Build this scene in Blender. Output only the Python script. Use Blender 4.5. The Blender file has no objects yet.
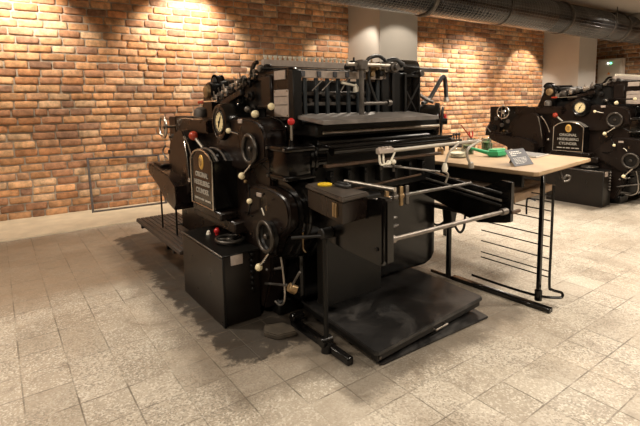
import bpy, bmesh, math, random
from mathutils import Vector, Matrix
random.seed(7)
sc = bpy.context.scene
COL = sc.collection
V = Vector

# ------------------------------------------------------------------ camera
F, CY, PITCH, ROLL, AZ = 451.61, 155.73, 0.115, -0.0178, 0.9477
fh = V((math.cos(AZ), math.sin(AZ), 0)); rt = V((math.sin(AZ), -math.cos(AZ), 0)); up = V((0, 0, 1))
fw = fh*math.cos(PITCH) - up*math.sin(PITCH); uu = up*math.cos(PITCH) + fh*math.sin(PITCH)
r2 = rt*math.cos(ROLL) + uu*math.sin(ROLL); u2 = uu*math.cos(ROLL) - rt*math.sin(ROLL)
cam_d = bpy.data.cameras.new('camera'); cam = bpy.data.objects.new('camera', cam_d); COL.objects.link(cam)
M = Matrix.Identity(4)
for i in range(3):
    M[i][0] = r2[i]; M[i][1] = u2[i]; M[i][2] = -fw[i]
M[2][3] = 1.35
cam.matrix_world = M
cam_d.sensor_width = 36; cam_d.sensor_fit = 'HORIZONTAL'; cam_d.lens = F/640*36
cam_d.shift_x = 0; cam_d.shift_y = -(213-CY)/640
cam_d.clip_start = 0.05
sc.camera = cam

# ------------------------------------------------------------------ world, exposure
sc.view_settings.view_transform = 'Standard'; sc.view_settings.look = 'None'
sc.view_settings.gamma = 1; sc.view_settings.use_curve_mapping = False
sc.view_settings.exposure = 0.0
w = bpy.data.worlds.new('world'); sc.world = w; w.use_nodes = True
w.node_tree.nodes['Background'].inputs[0].default_value = (1, .87, .7, 1)
w.node_tree.nodes['Background'].inputs[1].default_value = 0.05

# ------------------------------------------------------------------ lights of the room, plus added unseen ones
TH = math.radians(3.75)
AD = V((math.cos(TH), -math.sin(TH), 0)); ND = V((math.sin(TH), math.cos(TH), 0))   # along / into the brick wall
W0 = V((-.037, 6.583, 0))
def wp(a, off=0, z=0):          # point by distance along the wall, distance in front of it, height
    o = AD*(W0.dot(AD)) + ND*(W0.dot(ND))
    return o - AD*W0.dot(AD) + AD*a - ND*off + V((0, 0, z))
WARM = (1, .87, .70)
def spot(loc, aim, power, size=62, blend=.45, rad=.03, color=WARM, parent=None):
    l = bpy.data.lights.new('spot', 'SPOT'); l.energy = power; l.spot_size = math.radians(size); l.spot_blend = blend
    l.shadow_soft_size = rad; l.color = color
    o = bpy.data.objects.new('spot_light', l); COL.objects.link(o); o.location = loc
    o.rotation_euler = (V(aim)-V(loc)).to_track_quat('-Z', 'Y').to_euler()
    return o
def flood(x, y, power, size=.35, z=2.97, color=(1, .89, .75)):
    l = bpy.data.lights.new('unseen_flood', 'AREA'); l.shape = 'DISK'; l.size = size; l.energy = power; l.color = color
    l.spread = math.radians(150)
    o = bpy.data.objects.new('unseen_flood', l); COL.objects.link(o); o.location = (x, y, z)
WALLSPOTS = [(-2.4, 1.0), (-.2, 1.0), (1.9, 1.0), (4.40, .45), (6.62, .8), (7.6, .8), (9.7, .9)]
SPOT_OFF, SPOT_Z = 1.05, 2.86
for a, k in WALLSPOTS:
    near = a < 3
    spot(wp(a, .7 if near else SPOT_OFF, SPOT_Z+.05), wp(a, 0, 2.15 if near else 1.5), (150 if near else 190)*k, size=100 if near else 68, blend=.5 if near else .35)
for a in (5.1, 10.9):  # unseen spots added to brighten the pillar fronts
    spot(wp(a, 1.75, 2.86), wp(a, .87, 1.5), 40, size=84, blend=.35)
for x, y, p in [(-.8, .3, 60), (-.3, 3.6, 60), (1.9, -.6, 75), (3.9, .7, 80), (6.0, -.6, 80), (7.6, 1.3, 80), (10, 1.6, 80), (-2.5, 2.4, 60), (5.0, 2.6, 60), (2.6, 5.0, 22), (8.2, 5.2, 40), (3.4, 3.4, 50), (9.2, 3.0, 60), (11.4, 2.8, 45)]:  # unseen overhead lamps, several added to brighten pillars, brick and panel
    flood(x, y, p)

# ------------------------------------------------------------------ materials
def mat(name, col, rough=.5, metal=0, spec=.5, bump=0, bscale=60, var=0, vscale=6, coat=0, emit=0):
    m = bpy.data.materials.new(name); m.use_nodes = True; nt = m.node_tree; b = nt.nodes['Principled BSDF']
    b.inputs['Base Color'].default_value = (*col, 1); b.inputs['Roughness'].default_value = rough
    b.inputs['Metallic'].default_value = metal; b.inputs['Specular IOR Level'].default_value = spec
    b.inputs['Coat Weight'].default_value = coat
    if emit:
        b.inputs['Emission Color'].default_value = (*col, 1); b.inputs['Emission Strength'].default_value = emit
    tc = nt.nodes.new('ShaderNodeTexCoord')
    if var:
        n = nt.nodes.new('ShaderNodeTexNoise'); n.inputs['Scale'].default_value = vscale; n.inputs['Detail'].default_value = 6
        nt.links.new(tc.outputs['Object'], n.inputs['Vector'])
        r = nt.nodes.new('ShaderNodeMapRange'); r.inputs[1].default_value = .3; r.inputs[2].default_value = .7
        r.inputs[3].default_value = 1-var; r.inputs[4].default_value = 1+var
        nt.links.new(n.outputs['Fac'], r.inputs[0])
        mx = nt.nodes.new('ShaderNodeVectorMath'); mx.operation = 'SCALE'; mx.inputs[0].default_value = col
        nt.links.new(r.outputs[0], mx.inputs['Scale']); nt.links.new(mx.outputs[0], b.inputs['Base Color'])
        r3 = nt.nodes.new('ShaderNodeMapRange'); r3.inputs[3].default_value = max(.05, rough-.12); r3.inputs[4].default_value = min(1, rough+.15)
        nt.links.new(n.outputs['Fac'], r3.inputs[0]); nt.links.new(r3.outputs[0], b.inputs['Roughness'])
    if bump:
        n = nt.nodes.new('ShaderNodeTexNoise'); n.inputs['Scale'].default_value = bscale; n.inputs['Detail'].default_value = 4
        nt.links.new(tc.outputs['Object'], n.inputs['Vector'])
        bp = nt.nodes.new('ShaderNodeBump'); bp.inputs['Strength'].default_value = bump; bp.inputs['Distance'].default_value = .004
        nt.links.new(n.outputs['Fac'], bp.inputs['Height']); nt.links.new(bp.outputs[0], b.inputs['Normal'])
    return m
BLACK = mat('black_enamel', (.0035, .003, .0027), .17, spec=.42, var=.35, bump=.15, bscale=18)
BLACKS = mat('black_satin', (.004, .0036, .003), .42, spec=.3, var=.3)
BLACK_WARMLIT = mat('black_enamel_warm_lit', (.0085, .0052, .004), .28, spec=.34, var=.3, bump=.1, bscale=20)  # black enamel, tinted brown to carry the warm wall's reflection
DARK = mat('oily_dark_iron', (.010, .009, .008), .42, spec=.4, metal=.2, var=.4)
PILE = mat('worn_black_board', (.013, .012, .0115), .36, var=.7, vscale=5, bump=.2, bscale=30)
def wear(m, col, scale, lo, hi, amt):
    nt = m.node_tree; b = nt.nodes['Principled BSDF']; tc = nt.nodes.new('ShaderNodeTexCoord')
    n = nt.nodes.new('ShaderNodeTexNoise'); n.inputs['Scale'].default_value = scale; n.inputs['Detail'].default_value = 8; n.inputs['Roughness'].default_value = .65; n.inputs['Distortion'].default_value = 1.0
    nt.links.new(tc.outputs['Object'], n.inputs['Vector'])
    r = nt.nodes.new('ShaderNodeMapRange'); r.inputs[1].default_value = lo; r.inputs[2].default_value = hi; r.inputs[4].default_value = amt
    nt.links.new(n.outputs['Fac'], r.inputs[0])
    mx = nt.nodes.new('ShaderNodeMix'); mx.data_type = 'RGBA'; mx.inputs[7].default_value = (*col, 1)
    nt.links.new(r.outputs[0], mx.inputs[0]); l = b.inputs['Base Color']
    if l.is_linked: nt.links.new(l.links[0].from_socket, mx.inputs[6])
    else: mx.inputs[6].default_value = l.default_value
    nt.links.new(mx.outputs[2], l)
wear(PILE, (.085, .080, .075), 2.6, .50, .72, .8)
wear(BLACK_WARMLIT, (.030, .020, .014), 7, .62, .75, .5)
wear(BLACK, (.018, .016, .014), 9, .64, .75, .4)
STEEL = mat('worn_steel', (.42, .38, .33), .38, metal=.9, var=.3, vscale=20)
MSTEEL = mat('used_steel_rod', (.24, .21, .185), .45, metal=.85, var=.3, vscale=20)
DSTEEL = mat('dull_steel', (.15, .135, .12), .45, metal=.8, var=.3, vscale=20)
CHROME = mat('polished_steel', (.65, .61, .55), .2, metal=1)
BRASS = mat('aged_brass', (.30, .20, .10), .42, metal=.75, var=.3, vscale=30)
BRONZE = mat('dark_bronze', (.20, .13, .06), .45, metal=.7)
GOLD = mat('gold_emblem', (.62, .36, .08), .45, metal=.3)
CREAM = mat('cream_bakelite', (.80, .70, .45), .3)
IVORY = mat('ivory_paint', (.75, .70, .58), .4)
REDB = mat('red_bakelite', (.32, .035, .015), .25)
RED = mat('red_plastic', (.5, .02, .02), .3)
LABEL = mat('pale_metal_label', (.42, .35, .30), .45, metal=.2, var=.12, vscale=40)
DIAL = mat('yellowed_dial', (.72, .60, .34), .35)
WHEELM = mat('oily_wheel_steel', (.085, .075, .065), .4, metal=.8, var=.3, vscale=20)
WHITE = mat('white_lettering', (.72, .70, .64), .5)
LETTER = mat('plate_lettering', (.36, .33, .28), .5)
HOSE = mat('black_rubber', (.014, .013, .012), .5)
WHOSE = mat('white_hose', (.33, .29, .235), .4)
WOOD = mat('pale_table_wood', (.36, .245, .14), .5, var=.25, vscale=5, bump=.1)
WOODE = mat('brown_edge_wood', (.26, .17, .10), .55, var=.3, vscale=10)
BWOOD = mat('dark_brown_wood', (.055, .028, .013), .5, var=.3, vscale=12)
BOARDM = mat('slatted_board', (.034, .024, .018), .55, var=.35, vscale=12)
YELLOW = mat('yellow_tape', (.75, .50, .02), .45)
GREEN = mat('green_plastic', (.03, .33, .13), .35)
DGREEN = mat('green_liquid', (.05, .10, .04), .3)
PLASTER = mat('grey_plaster', (.53, .505, .47), .85, var=.05, vscale=2, bump=.15, bscale=50)
DPLASTER = mat('brown_plaster', (.12, .085, .06), .85, var=.1, vscale=2)
CEILM = mat('ceiling_plaster', (.40, .36, .32), .9, var=.05, vscale=2)
GREY = mat('grey_card', (.075, .075, .085), .6)
PANEL = mat('panel_paint', (.66, .61, .54), .5)
MORTAR = mat('mortar', (.42, .36, .29), .95, var=.25, vscale=9, bump=.6, bscale=80)
STRIP = mat('pale_stone_strip', (.56, .47, .34), .8, var=.14, vscale=5, bump=.3, bscale=60)
BLOCKM = mat('worn_brown_block', (.05, .038, .025), .7, var=.4, vscale=20)
PAPER = mat('paper_pages', (.45, .42, .37), .7)
LED_G = mat('green_pilot_lamp', (.15, 1, .45), .3, emit=4)
LED_W = mat('white_pilot_lamp', (1, 1, .9), .3, emit=4)
LENS = mat('lamp_lens', (1, .85, .6), .3, emit=12)
ORANGE = mat('orange_sticker', (.75, .3, .05), .5)
glass = bpy.data.materials.new('clear_glass'); glass.use_nodes = True
gb = glass.node_tree.nodes['Principled BSDF']; gb.inputs['Transmission Weight'].default_value = 1; gb.inputs['Roughness'].default_value = .03; gb.inputs['Base Color'].default_value = (.92, .95, .92, 1)

# ------------------------------------------------------------------ mesh collector
def frame_from(d):
    d = V(d).normalized(); a = V((0, 0, 1)) if abs(d.z) < .95 else V((1, 0, 0))
    x = a.cross(d).normalized(); y = d.cross(x); return x, y, d
class MB:
    def __init__(s): s.bm = bmesh.new()
    def _add(s, tmp):
        me = bpy.data.meshes.new('t'); tmp.to_mesh(me); tmp.free(); s.bm.from_mesh(me); bpy.data.meshes.remove(me)
    def box(s, x0, x1, y0, y1, z0, z1, bev=.004, seg=1, rot=None):
        t = bmesh.new(); bmesh.ops.create_cube(t, size=1)
        for v in t.verts:
            v.co = V(((x0+x1)/2+v.co.x*(x1-x0), (y0+y1)/2+v.co.y*(y1-y0), (z0+z1)/2+v.co.z*(z1-z0)))
        if bev > 0:
            bev = min(bev, abs(x1-x0)*.45, abs(y1-y0)*.45, abs(z1-z0)*.45)
            bmesh.ops.bevel(t, geom=t.edges[:], offset=bev, segments=seg, affect='EDGES', profile=.5)
        if rot:
            c, ang, ax = rot
            bmesh.ops.rotate(t, verts=t.verts[:], cent=V(c), matrix=Matrix.Rotation(ang, 3, ax))
        s._add(t); return s
    def beam(s, p0, p1, wx, wz, bev=.002, roll=0):     # rectangular bar between two points
        p0, p1 = V(p0), V(p1); x, y, d = frame_from(p1-p0)
        if roll: x, y = x*math.cos(roll)+y*math.sin(roll), y*math.cos(roll)-x*math.sin(roll)
        t = bmesh.new(); bmesh.ops.create_cube(t, size=1); L = (p1-p0).length; c = (p0+p1)/2
        if bev: 
            for v in t.verts: v.co = V((v.co.x*wx, v.co.y*wz, v.co.z*L))
            bmesh.ops.bevel(t, geom=t.edges[:], offset=min(bev, wx*.4, wz*.4), segments=1, affect='EDGES')
            for v in t.verts: v.co = c + x*v.co.x + y*v.co.y + d*v.co.z
        else:
            for v in t.verts: v.co = c + x*v.co.x*wx + y*v.co.y*wz + d*v.co.z*L
        s._add(t); return s
    def cyl(s, p0, p1, r0, r1=None, n=20, bev=0):
        r1 = r0 if r1 is None else r1; p0, p1 = V(p0), V(p1); L = (p1-p0).length; b = min(bev, L*.4)
        prof = [(0, 0), (r0-b, 0)] + ([(r0, b)] if b else []) + ([(r1, L-b)] if b else []) + [(r1-b, L), (0, L)]
        return s.lathe(p0, p1-p0, prof, n)
    def lathe(s, c, ax, prof, n=24):      # prof of (radius, height along axis)
        x, y, d = frame_from(ax); c = V(c); bm = s.bm; rings = []
        for r, h in prof:
            if r < 1e-6: rings.append([bm.verts.new(c+d*h)])
            else: rings.append([bm.verts.new(c+d*h+(x*math.cos(2*math.pi*i/n)+y*math.sin(2*math.pi*i/n))*r) for i in range(n)])
        for a, b in zip(rings, rings[1:]):
            for i in range(n):
                j = (i+1) % n
                if len(a) == 1 and len(b) == 1: continue
                if len(a) == 1: bm.faces.new((a[0], b[i], b[j]))
                elif len(b) == 1: bm.faces.new((a[i], b[0], a[j]))
                else: bm.faces.new((a[i], b[i], b[j], a[j]))
        return s
    def tube(s, pts, r, n=10, smooth=0, closed=False):
        P = [V(p) for p in pts]
        if smooth:
            Q = []; N = len(P)
            for i in range(N if closed else N-1):
                a = P[i-1] if (i > 0 or closed) else P[0]*2-P[1]; b = P[i]; c = P[(i+1) % N]
                e = P[(i+2) % N] if (i+2 < N or closed) else P[-1]*2-P[-2]
                for k in range(smooth):
                    t = k/smooth
                    Q.append(.5*((2*b)+(c-a)*t+(2*a-5*b+4*c-e)*t*t+(3*b-a-3*c+e)*t**3))
            if not closed: Q.append(P[-1])
            P = Q
        bm = s.bm; rings = []; N = len(P); x = None
        for i, p in enumerate(P):
            d = (P[(i+1) % N]-P[i-1]) if closed else (P[min(i+1, N-1)]-P[max(i-1, 0)])
            d.normalize()
            if x is None: x, y, _ = frame_from(d)
            else:
                x = (x-d*x.dot(d)).normalized(); y = d.cross(x)
            rings.append([bm.verts.new(p+(x*math.cos(2*math.pi*k/n)+y*math.sin(2*math.pi*k/n))*r) for k in range(n)])
        R = list(zip(rings, rings[1:]))
        if closed: R.append((rings[-1], rings[0]))
        for a, b in R:
            for k in range(n): bm.faces.new((a[k], a[(k+1) % n], b[(k+1) % n], b[k]))
        if not closed:
            bm.faces.new(rings[0][::-1]); bm.faces.new(rings[-1])
        return s
    def ring(s, c, ax, R, r, n=28, m=8, sx=1):
        x, y, d = frame_from(ax); c = V(c)
        return s.tube([c+(x*math.cos(2*math.pi*i/n)+y*math.sin(2*math.pi*i/n))*R for i in range(n)], r, m, closed=True)
    def ball(s, c, r, sc_=(1, 1, 1), n=16):
        t = bmesh.new(); bmesh.ops.create_uvsphere(t, u_segments=n, v_segments=n//2+2, radius=r)
        for v in t.verts: v.co = V((v.co.x*sc_[0], v.co.y*sc_[1], v.co.z*sc_[2]))+V(c)
        s._add(t); return s
    def prism(s, axis, a0, a1, prof, bev=.006, seg=2):   # profile in the other two axes
        t = bmesh.new()
        def mk(a, p):
            return {'x': V((a, p[0], p[1])), 'y': V((p[0], a, p[1])), 'z': V((p[0], p[1], a))}[axis]
        f0 = [t.verts.new(mk(a0, p)) for p in prof]; f1 = [t.verts.new(mk(a1, p)) for p in prof]
        A = t.faces.new(f0); B_ = t.faces.new(f1[::-1]); n = len(prof)
        for i in range(n): t.faces.new((f0[i], f1[i], f1[(i+1) % n], f0[(i+1) % n]))
        bmesh.ops.recalc_face_normals(t, faces=t.faces[:])
        if bev: bmesh.ops.bevel(t, geom=list(set(A.edges[:]+B_.edges[:])), offset=bev, segments=seg, affect='EDGES', clamp_overlap=True)
        s._add(t); return s
    def build(s, name, m, parent=None, sharp=38):
        bm = s.bm; bmesh.ops.recalc_face_normals(bm, faces=bm.faces[:])
        for f in bm.faces: f.smooth = True
        for e in bm.edges:
            if len(e.link_faces) == 2 and e.calc_face_angle(0) > math.radians(sharp): e.smooth = False
        if parent is not None:
            off = V(parent['o']) 
            for v in bm.verts: v.co -= off
        me = bpy.data.meshes.new(name); bm.to_mesh(me); bm.free(); me.materials.append(m)
        o = bpy.data.objects.new(name, me); COL.objects.link(o)
        if parent is not None: o.parent = parent; o['o'] = tuple(parent['o'])
        return o
def smoothprof(pts, k=5):      # rounds an open list of profile points
    P = [V((p[0], p[1], 0)) for p in pts]; out = []
    for i in range(len(P)-1):
        a = P[i-1] if i else P[0]*2-P[1]; b = P[i]; c = P[i+1]; e = P[i+2] if i+2 < len(P) else P[-1]*2-P[-2]
        for j in range(k):
            t = j/k; q = .5*((2*b)+(c-a)*t+(2*a-5*b+4*c-e)*t*t+(3*b-a-3*c+e)*t**3); out.append((q.x, q.y))
    out.append(tuple(pts[-1])); return out
def arc(cx, cy, r, a0, a1, n=10, ry=None):
    ry = ry or r
    return [(cx+r*math.cos(math.radians(a0+(a1-a0)*i/n)), cy+ry*math.sin(math.radians(a0+(a1-a0)*i/n))) for i in range(n+1)]
def thing(name, label, cat, loc=(0, 0, 0), group=None):
    o = bpy.data.objects.new(name, None); COL.objects.link(o); o.location = loc; o.empty_display_size = .1
    o['label'] = label; o['category'] = cat; o['o'] = tuple(loc)
    if group: o['group'] = group
    return o
def solo(name, mb, m, label, cat, loc, group=None):      # a thing that is one mesh, origin at its base
    for v in mb.bm.verts: v.co -= V(loc)
    o = mb.build(name, m); o.location = loc; o['label'] = label; o['category'] = cat; o['o'] = tuple(loc)
    if group: o['group'] = group
    return o
def struct(name, mb, m):
    o = mb.build(name, m); o['kind'] = 'structure'; return o
def copy_tree(o, parent=None):
    c = o.copy(); COL.objects.link(c); c.parent = parent
    for ch in list(o.children): copy_tree(ch, c)
    return c
def text_mesh(txt, size, origin, xdir, ydir, depth=.002, align='CENTER', bold=.0):
    cu = bpy.data.curves.new('txt', 'FONT'); cu.body = txt; cu.size = size; cu.align_x = align; cu.extrude = depth/2; cu.offset = bold
    ob = bpy.data.objects.new('txt', cu); COL.objects.link(ob)
    me = bpy.data.meshes.new_from_object(ob.evaluated_get(bpy.context.evaluated_depsgraph_get()))
    bpy.data.objects.remove(ob); bpy.data.curves.remove(cu)
    x, y = V(xdir).normalized(), V(ydir).normalized(); z = x.cross(y)
    t = bmesh.new(); t.from_mesh(me); bpy.data.meshes.remove(me)
    for v in t.verts: v.co = V(origin)+x*v.co.x+y*v.co.y+z*v.co.z
    return t
def add_text(mb, *a, **k):
    mb._add(text_mesh(*a, **k)); return mb

# ------------------------------------------------------------------ room shell
CEIL = 3.03
# floor with a procedural terrazzo tile material
mb = MB(); mb.box(-5, 12.6, -5, 7.2, -.1, 0, bev=0)
fm = bpy.data.materials.new('worn_terrazzo_tiles'); fm.use_nodes = True
nt = fm.node_tree; N = nt.nodes; L = nt.links; bs = N['Principled BSDF']
def nd(t, **k):
    n = N.new(t)
    for a, b in k.items(): setattr(n, a, b)
    return n
def mth(op, a, b=None, c=None):
    n = nd('ShaderNodeMath', operation=op)
    for i, q in enumerate((a, b, c)):
        if q is None: continue
        if isinstance(q, (int, float)): n.inputs[i].default_value = q
        else: L.new(q, n.inputs[i])
    return n.outputs[0]
geo = nd('ShaderNodeNewGeometry'); sep = nd('ShaderNodeSeparateXYZ'); L.new(geo.outputs['Position'], sep.inputs[0])
def noise(scale, detail=4, rough=.5, vec=None, dist=0):
    n = nd('ShaderNodeTexNoise'); n.inputs['Scale'].default_value = scale; n.inputs['Detail'].default_value = detail
    n.inputs['Roughness'].default_value = rough; n.inputs['Distortion'].default_value = dist
    L.new(vec or geo.outputs['Position'], n.inputs['Vector']); return n.outputs['Fac']
def rng(v, a, b, c=0, d=1):
    n = nd('ShaderNodeMapRange'); n.interpolation_type = 'SMOOTHSTEP'
    for i, q in enumerate((a, b, c, d)): n.inputs[i+1].default_value = q
    L.new(v, n.inputs[0]); return n.outputs[0]
tx = mth('DIVIDE', mth('SUBTRACT', sep.outputs[0], .845), .2095); ty = mth('DIVIDE', mth('SUBTRACT', sep.outputs[1], 1.797), .2128)
fx = mth('FRACT', tx); fy = mth('FRACT', ty)
ex = mth('MINIMUM', fx, mth('SUBTRACT', 1, fx)); ey = mth('MINIMUM', fy, mth('SUBTRACT', 1, fy))
edge = mth('MINIMUM', ex, ey)
edge = mth('ADD', edge, mth('MULTIPLY', mth('SUBTRACT', noise(18, 6, .65), .5), .045))
grout = rng(edge, .004, .024, 1, 0)
cell = nd('ShaderNodeCombineXYZ'); L.new(mth('FLOOR', tx), cell.inputs[0]); L.new(mth('FLOOR', ty), cell.inputs[1])
wn = nd('ShaderNodeTexWhiteNoise'); L.new(cell.outputs[0], wn.inputs['Vector'])
def mixc(f, a, b, mode='MIX'):
    n = nd('ShaderNodeMix', data_type='RGBA', blend_type=mode)
    for i, q in ((0, f), (6, a), (7, b)):
        if isinstance(q, (int, float)): n.inputs[i].default_value = q
        elif isinstance(q, tuple): n.inputs[i].default_value = (*q, 1)
        else: L.new(q, n.inputs[i])
    return n.outputs[2]
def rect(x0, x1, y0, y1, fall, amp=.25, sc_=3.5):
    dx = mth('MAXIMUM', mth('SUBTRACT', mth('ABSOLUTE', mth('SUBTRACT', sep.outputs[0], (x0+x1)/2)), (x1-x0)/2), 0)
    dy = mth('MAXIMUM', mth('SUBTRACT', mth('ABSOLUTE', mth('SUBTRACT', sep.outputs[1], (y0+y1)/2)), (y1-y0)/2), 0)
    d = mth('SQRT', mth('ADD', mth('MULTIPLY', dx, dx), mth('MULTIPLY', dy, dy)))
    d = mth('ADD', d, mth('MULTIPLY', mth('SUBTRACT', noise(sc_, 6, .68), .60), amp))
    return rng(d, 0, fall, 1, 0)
pale = mixc(wn.outputs['Value'], (.36, .315, .25), (.53, .475, .39))
tanm = rng(noise(.9, 3), .40, .62)
base = mixc(mth('MULTIPLY', tanm, .55), pale, (.33, .265, .19))
# tiles turn browner towards the left
left = rng(sep.outputs[0], -.2, 1.0, .6, 0)
base = mixc(left, base, mixc(wn.outputs['Value'], (.29, .235, .175), (.40, .33, .25)))
vor = nd('ShaderNodeTexVoronoi'); vor.inputs['Scale'].default_value = 130; L.new(geo.outputs['Position'], vor.inputs['Vector'])
chip = nd('ShaderNodeSeparateColor'); L.new(vor.outputs['Color'], chip.inputs[0])
chm = mth('MULTIPLY', rng(chip.outputs[0], .45, .8), rng(noise(2.2, 3), .35, .6, .25, .9))
base = mixc(mth('MULTIPLY', chm, .75), base, (.17, .145, .115))
chl = mth('MULTIPLY', rng(chip.outputs[1], .65, .9), .6)
base = mixc(chl, base, (.66, .61, .52))
# wear and grime with shapes of their own
cloud = rng(noise(1.5, 8, .65, dist=.5), .45, .72)
base = mixc(mth('MULTIPLY', cloud, .55), base, (.19, .145, .10))
smear = rng(noise(4.5, 8, .7, dist=1.2), .54, .70)
base = mixc(mth('MULTIPLY', smear, .55), base, (.17, .13, .095))
base = mixc(mth('MULTIPLY', rng(wn.outputs['Value'], .72, .80), .35), base, (.20, .16, .115))
walk = mth('MULTIPLY', rect(-3, 1.0, 3.9, 5.2, .45, .6, 1.6), .75)
base = mixc(walk, base, (.20, .14, .088))
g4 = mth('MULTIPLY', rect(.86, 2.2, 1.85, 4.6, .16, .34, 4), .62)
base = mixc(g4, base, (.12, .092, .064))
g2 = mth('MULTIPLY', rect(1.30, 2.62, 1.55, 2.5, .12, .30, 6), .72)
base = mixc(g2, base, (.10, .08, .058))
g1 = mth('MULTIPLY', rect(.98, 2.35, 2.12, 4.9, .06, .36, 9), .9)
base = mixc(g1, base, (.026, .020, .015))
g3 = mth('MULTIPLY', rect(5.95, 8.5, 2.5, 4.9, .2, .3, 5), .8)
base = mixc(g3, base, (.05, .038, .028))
base = mixc(mth('MULTIPLY', grout, rng(noise(2.6, 5, .6), .42, .62, .05, .85)), base, (.10, .08, .057))
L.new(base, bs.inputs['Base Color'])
L.new(rng(noise(5, 4), .3, .7, .45, .68), bs.inputs['Roughness'])
bmp = nd('ShaderNodeBump'); bmp.inputs['Strength'].default_value = .5; bmp.inputs['Distance'].default_value = .003
hh = mth('SUBTRACT', mth('ADD', mth('MULTIPLY', noise(60, 3), .25), mth('MULTIPLY', wn.outputs['Value'], .2)), grout)
L.new(hh, bmp.inputs['Height']); L.new(bmp.outputs[0], bs.inputs['Normal'])
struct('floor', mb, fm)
mb = MB(); mb.prism('z', -.02, .012, [tuple(wp(-5, -.05)[:2]), tuple(wp(12.6, -.05)[:2]), (12.6, 5.42), (1.0, 5.53), (-5, 5.72)], bev=0)
struct('trim_1', mb, STRIP)
mb = MB(); mb.box(-5.2, 12.8, -5.2, 7.3, CEIL, CEIL+.1, bev=0); struct('ceiling', mb, CEILM)
mb = MB(); mb.box(-5.1, -5, -5, 7.2, 0, CEIL, bev=0); struct('wall_left', mb, DPLASTER)
mb = MB(); mb.box(-5, 12.6, -5.1, -5, 0, CEIL, bev=0); struct('wall_front', mb, DPLASTER)

brickm = bpy.data.materials.new('reclaimed_brick'); brickm.use_nodes = True
nt = brickm.node_tree; N = nt.nodes; L = nt.links; bs = N['Principled BSDF']
geo = nd('ShaderNodeNewGeometry')
at = nd('ShaderNodeAttribute'); at.attribute_name = 'brick'
c1 = mixc(rng(noise(14, 6, .65), .3, .7), (.62, .62, .62), (1.25, 1.2, 1.15))
c = mixc(1.0, at.outputs['Color'], c1, 'MULTIPLY')
c = mixc(rng(noise(9, 5, .6, dist=.4), .62, .78, 0, .55), c, (.42, .33, .24))
L.new(c, bs.inputs['Base Color']); bs.inputs['Roughness'].default_value = .9; bs.inputs['Specular IOR Level'].default_value = .2
bmp = nd('ShaderNodeBump'); bmp.inputs['Strength'].default_value = .7; bmp.inputs['Distance'].default_value = .006
L.new(mth('ADD', noise(45, 5, .6), mth('MULTIPLY', noise(160, 3), .4)), bmp.inputs['Height']); L.new(bmp.outputs[0], bs.inputs['Normal'])
PAL = [(.60, .32, .16), (.64, .36, .19), (.54, .27, .135), (.67, .41, .23), (.43, .23, .135), (.58, .34, .20), (.68, .46, .29), (.36, .21, .14)]
def brick_wall(name, P0, D, Nn, length, z1=CEIL, pitch=.0965, bl=.247, dark=1.0):
    """bricks laid from P0 along D, faces towards Nn"""
    bm = bmesh.new(); cols = []
    lay = bm.faces.layers.float_color.new('brick') if hasattr(bm.faces.layers, 'float_color') and False else None
    fc = []
    rows = int(z1/pitch)+1
    for r in range(rows):
        x = -random.uniform(0, bl)
        while x < length:
            l = bl*random.uniform(.93, 1.07)
            if random.random() < .06: l *= .55
            a0, a1 = max(x+.007, 0), min(x+l-.009, length); x += l
            if a1-a0 < .03: continue
            z0 = r*pitch+.008+random.uniform(-.003, .003); zt = min((r+1)*pitch-.010+random.uniform(-.004, .004), z1)
            if zt-z0 < .02: continue
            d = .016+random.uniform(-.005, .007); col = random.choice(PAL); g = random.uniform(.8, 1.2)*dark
            if z0 < .12: g *= .75
            tl = random.uniform(-.003, .003); bv = .009
            # outer ring at the joint, inner ring raised: cushion-faced brick
            n = 3
            def pt(s_, t_, h): 
                q = V(P0)+V(D)*(a0+(a1-a0)*s_)+V(Nn)*h; q.z = z0+(zt-z0)*t_+tl*(s_-.5)*2; return q
            L_ = a1-a0; H_ = zt-z0
            o_ = [(.035, 0), (.5, 0), (.965, 0), (1, .18), (1, .82), (.965, 1), (.5, 1), (.035, 1), (0, .82), (0, .18)]
            ring0 = [bm.verts.new(pt(a, b, -.01)) for a, b in o_]
            j = [random.uniform(-.002, .002) for _ in o_]
            ring1 = [bm.verts.new(pt(a, b, d-.006+jj)) for (a, b), jj in zip(o_, j)]
            ins = lambda a, e: e+(1-2*e)*a
            ring2 = [bm.verts.new(pt(ins(a, bv/L_), ins(b, bv/H_), d+jj)) for (a, b), jj in zip(o_, j)]
            k = len(o_); fs = []
            for i in range(k):
                m_ = (i+1) % k
                fs.append(bm.faces.new((ring0[i], ring0[m_], ring1[m_], ring1[i]))); fs.append(bm.faces.new((ring1[i], ring1[m_], ring2[m_], ring2[i])))
            fs.append(bm.faces.new(ring2))
            for f in fs: f.smooth = True; fc.append(tuple(q*g for q in col))
    bmesh.ops.recalc_face_normals(bm, faces=bm.faces[:])
    me = bpy.data.meshes.new(name); bm.to_mesh(me); bm.free()
    a = me.attributes.new('brick', 'FLOAT_COLOR', 'FACE')
    flat = []
    for c_ in fc: flat += [c_[0], c_[1], c_[2], 1]
    a.data.foreach_set('color', flat)
    me.materials.append(brickm)
    return me
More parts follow.
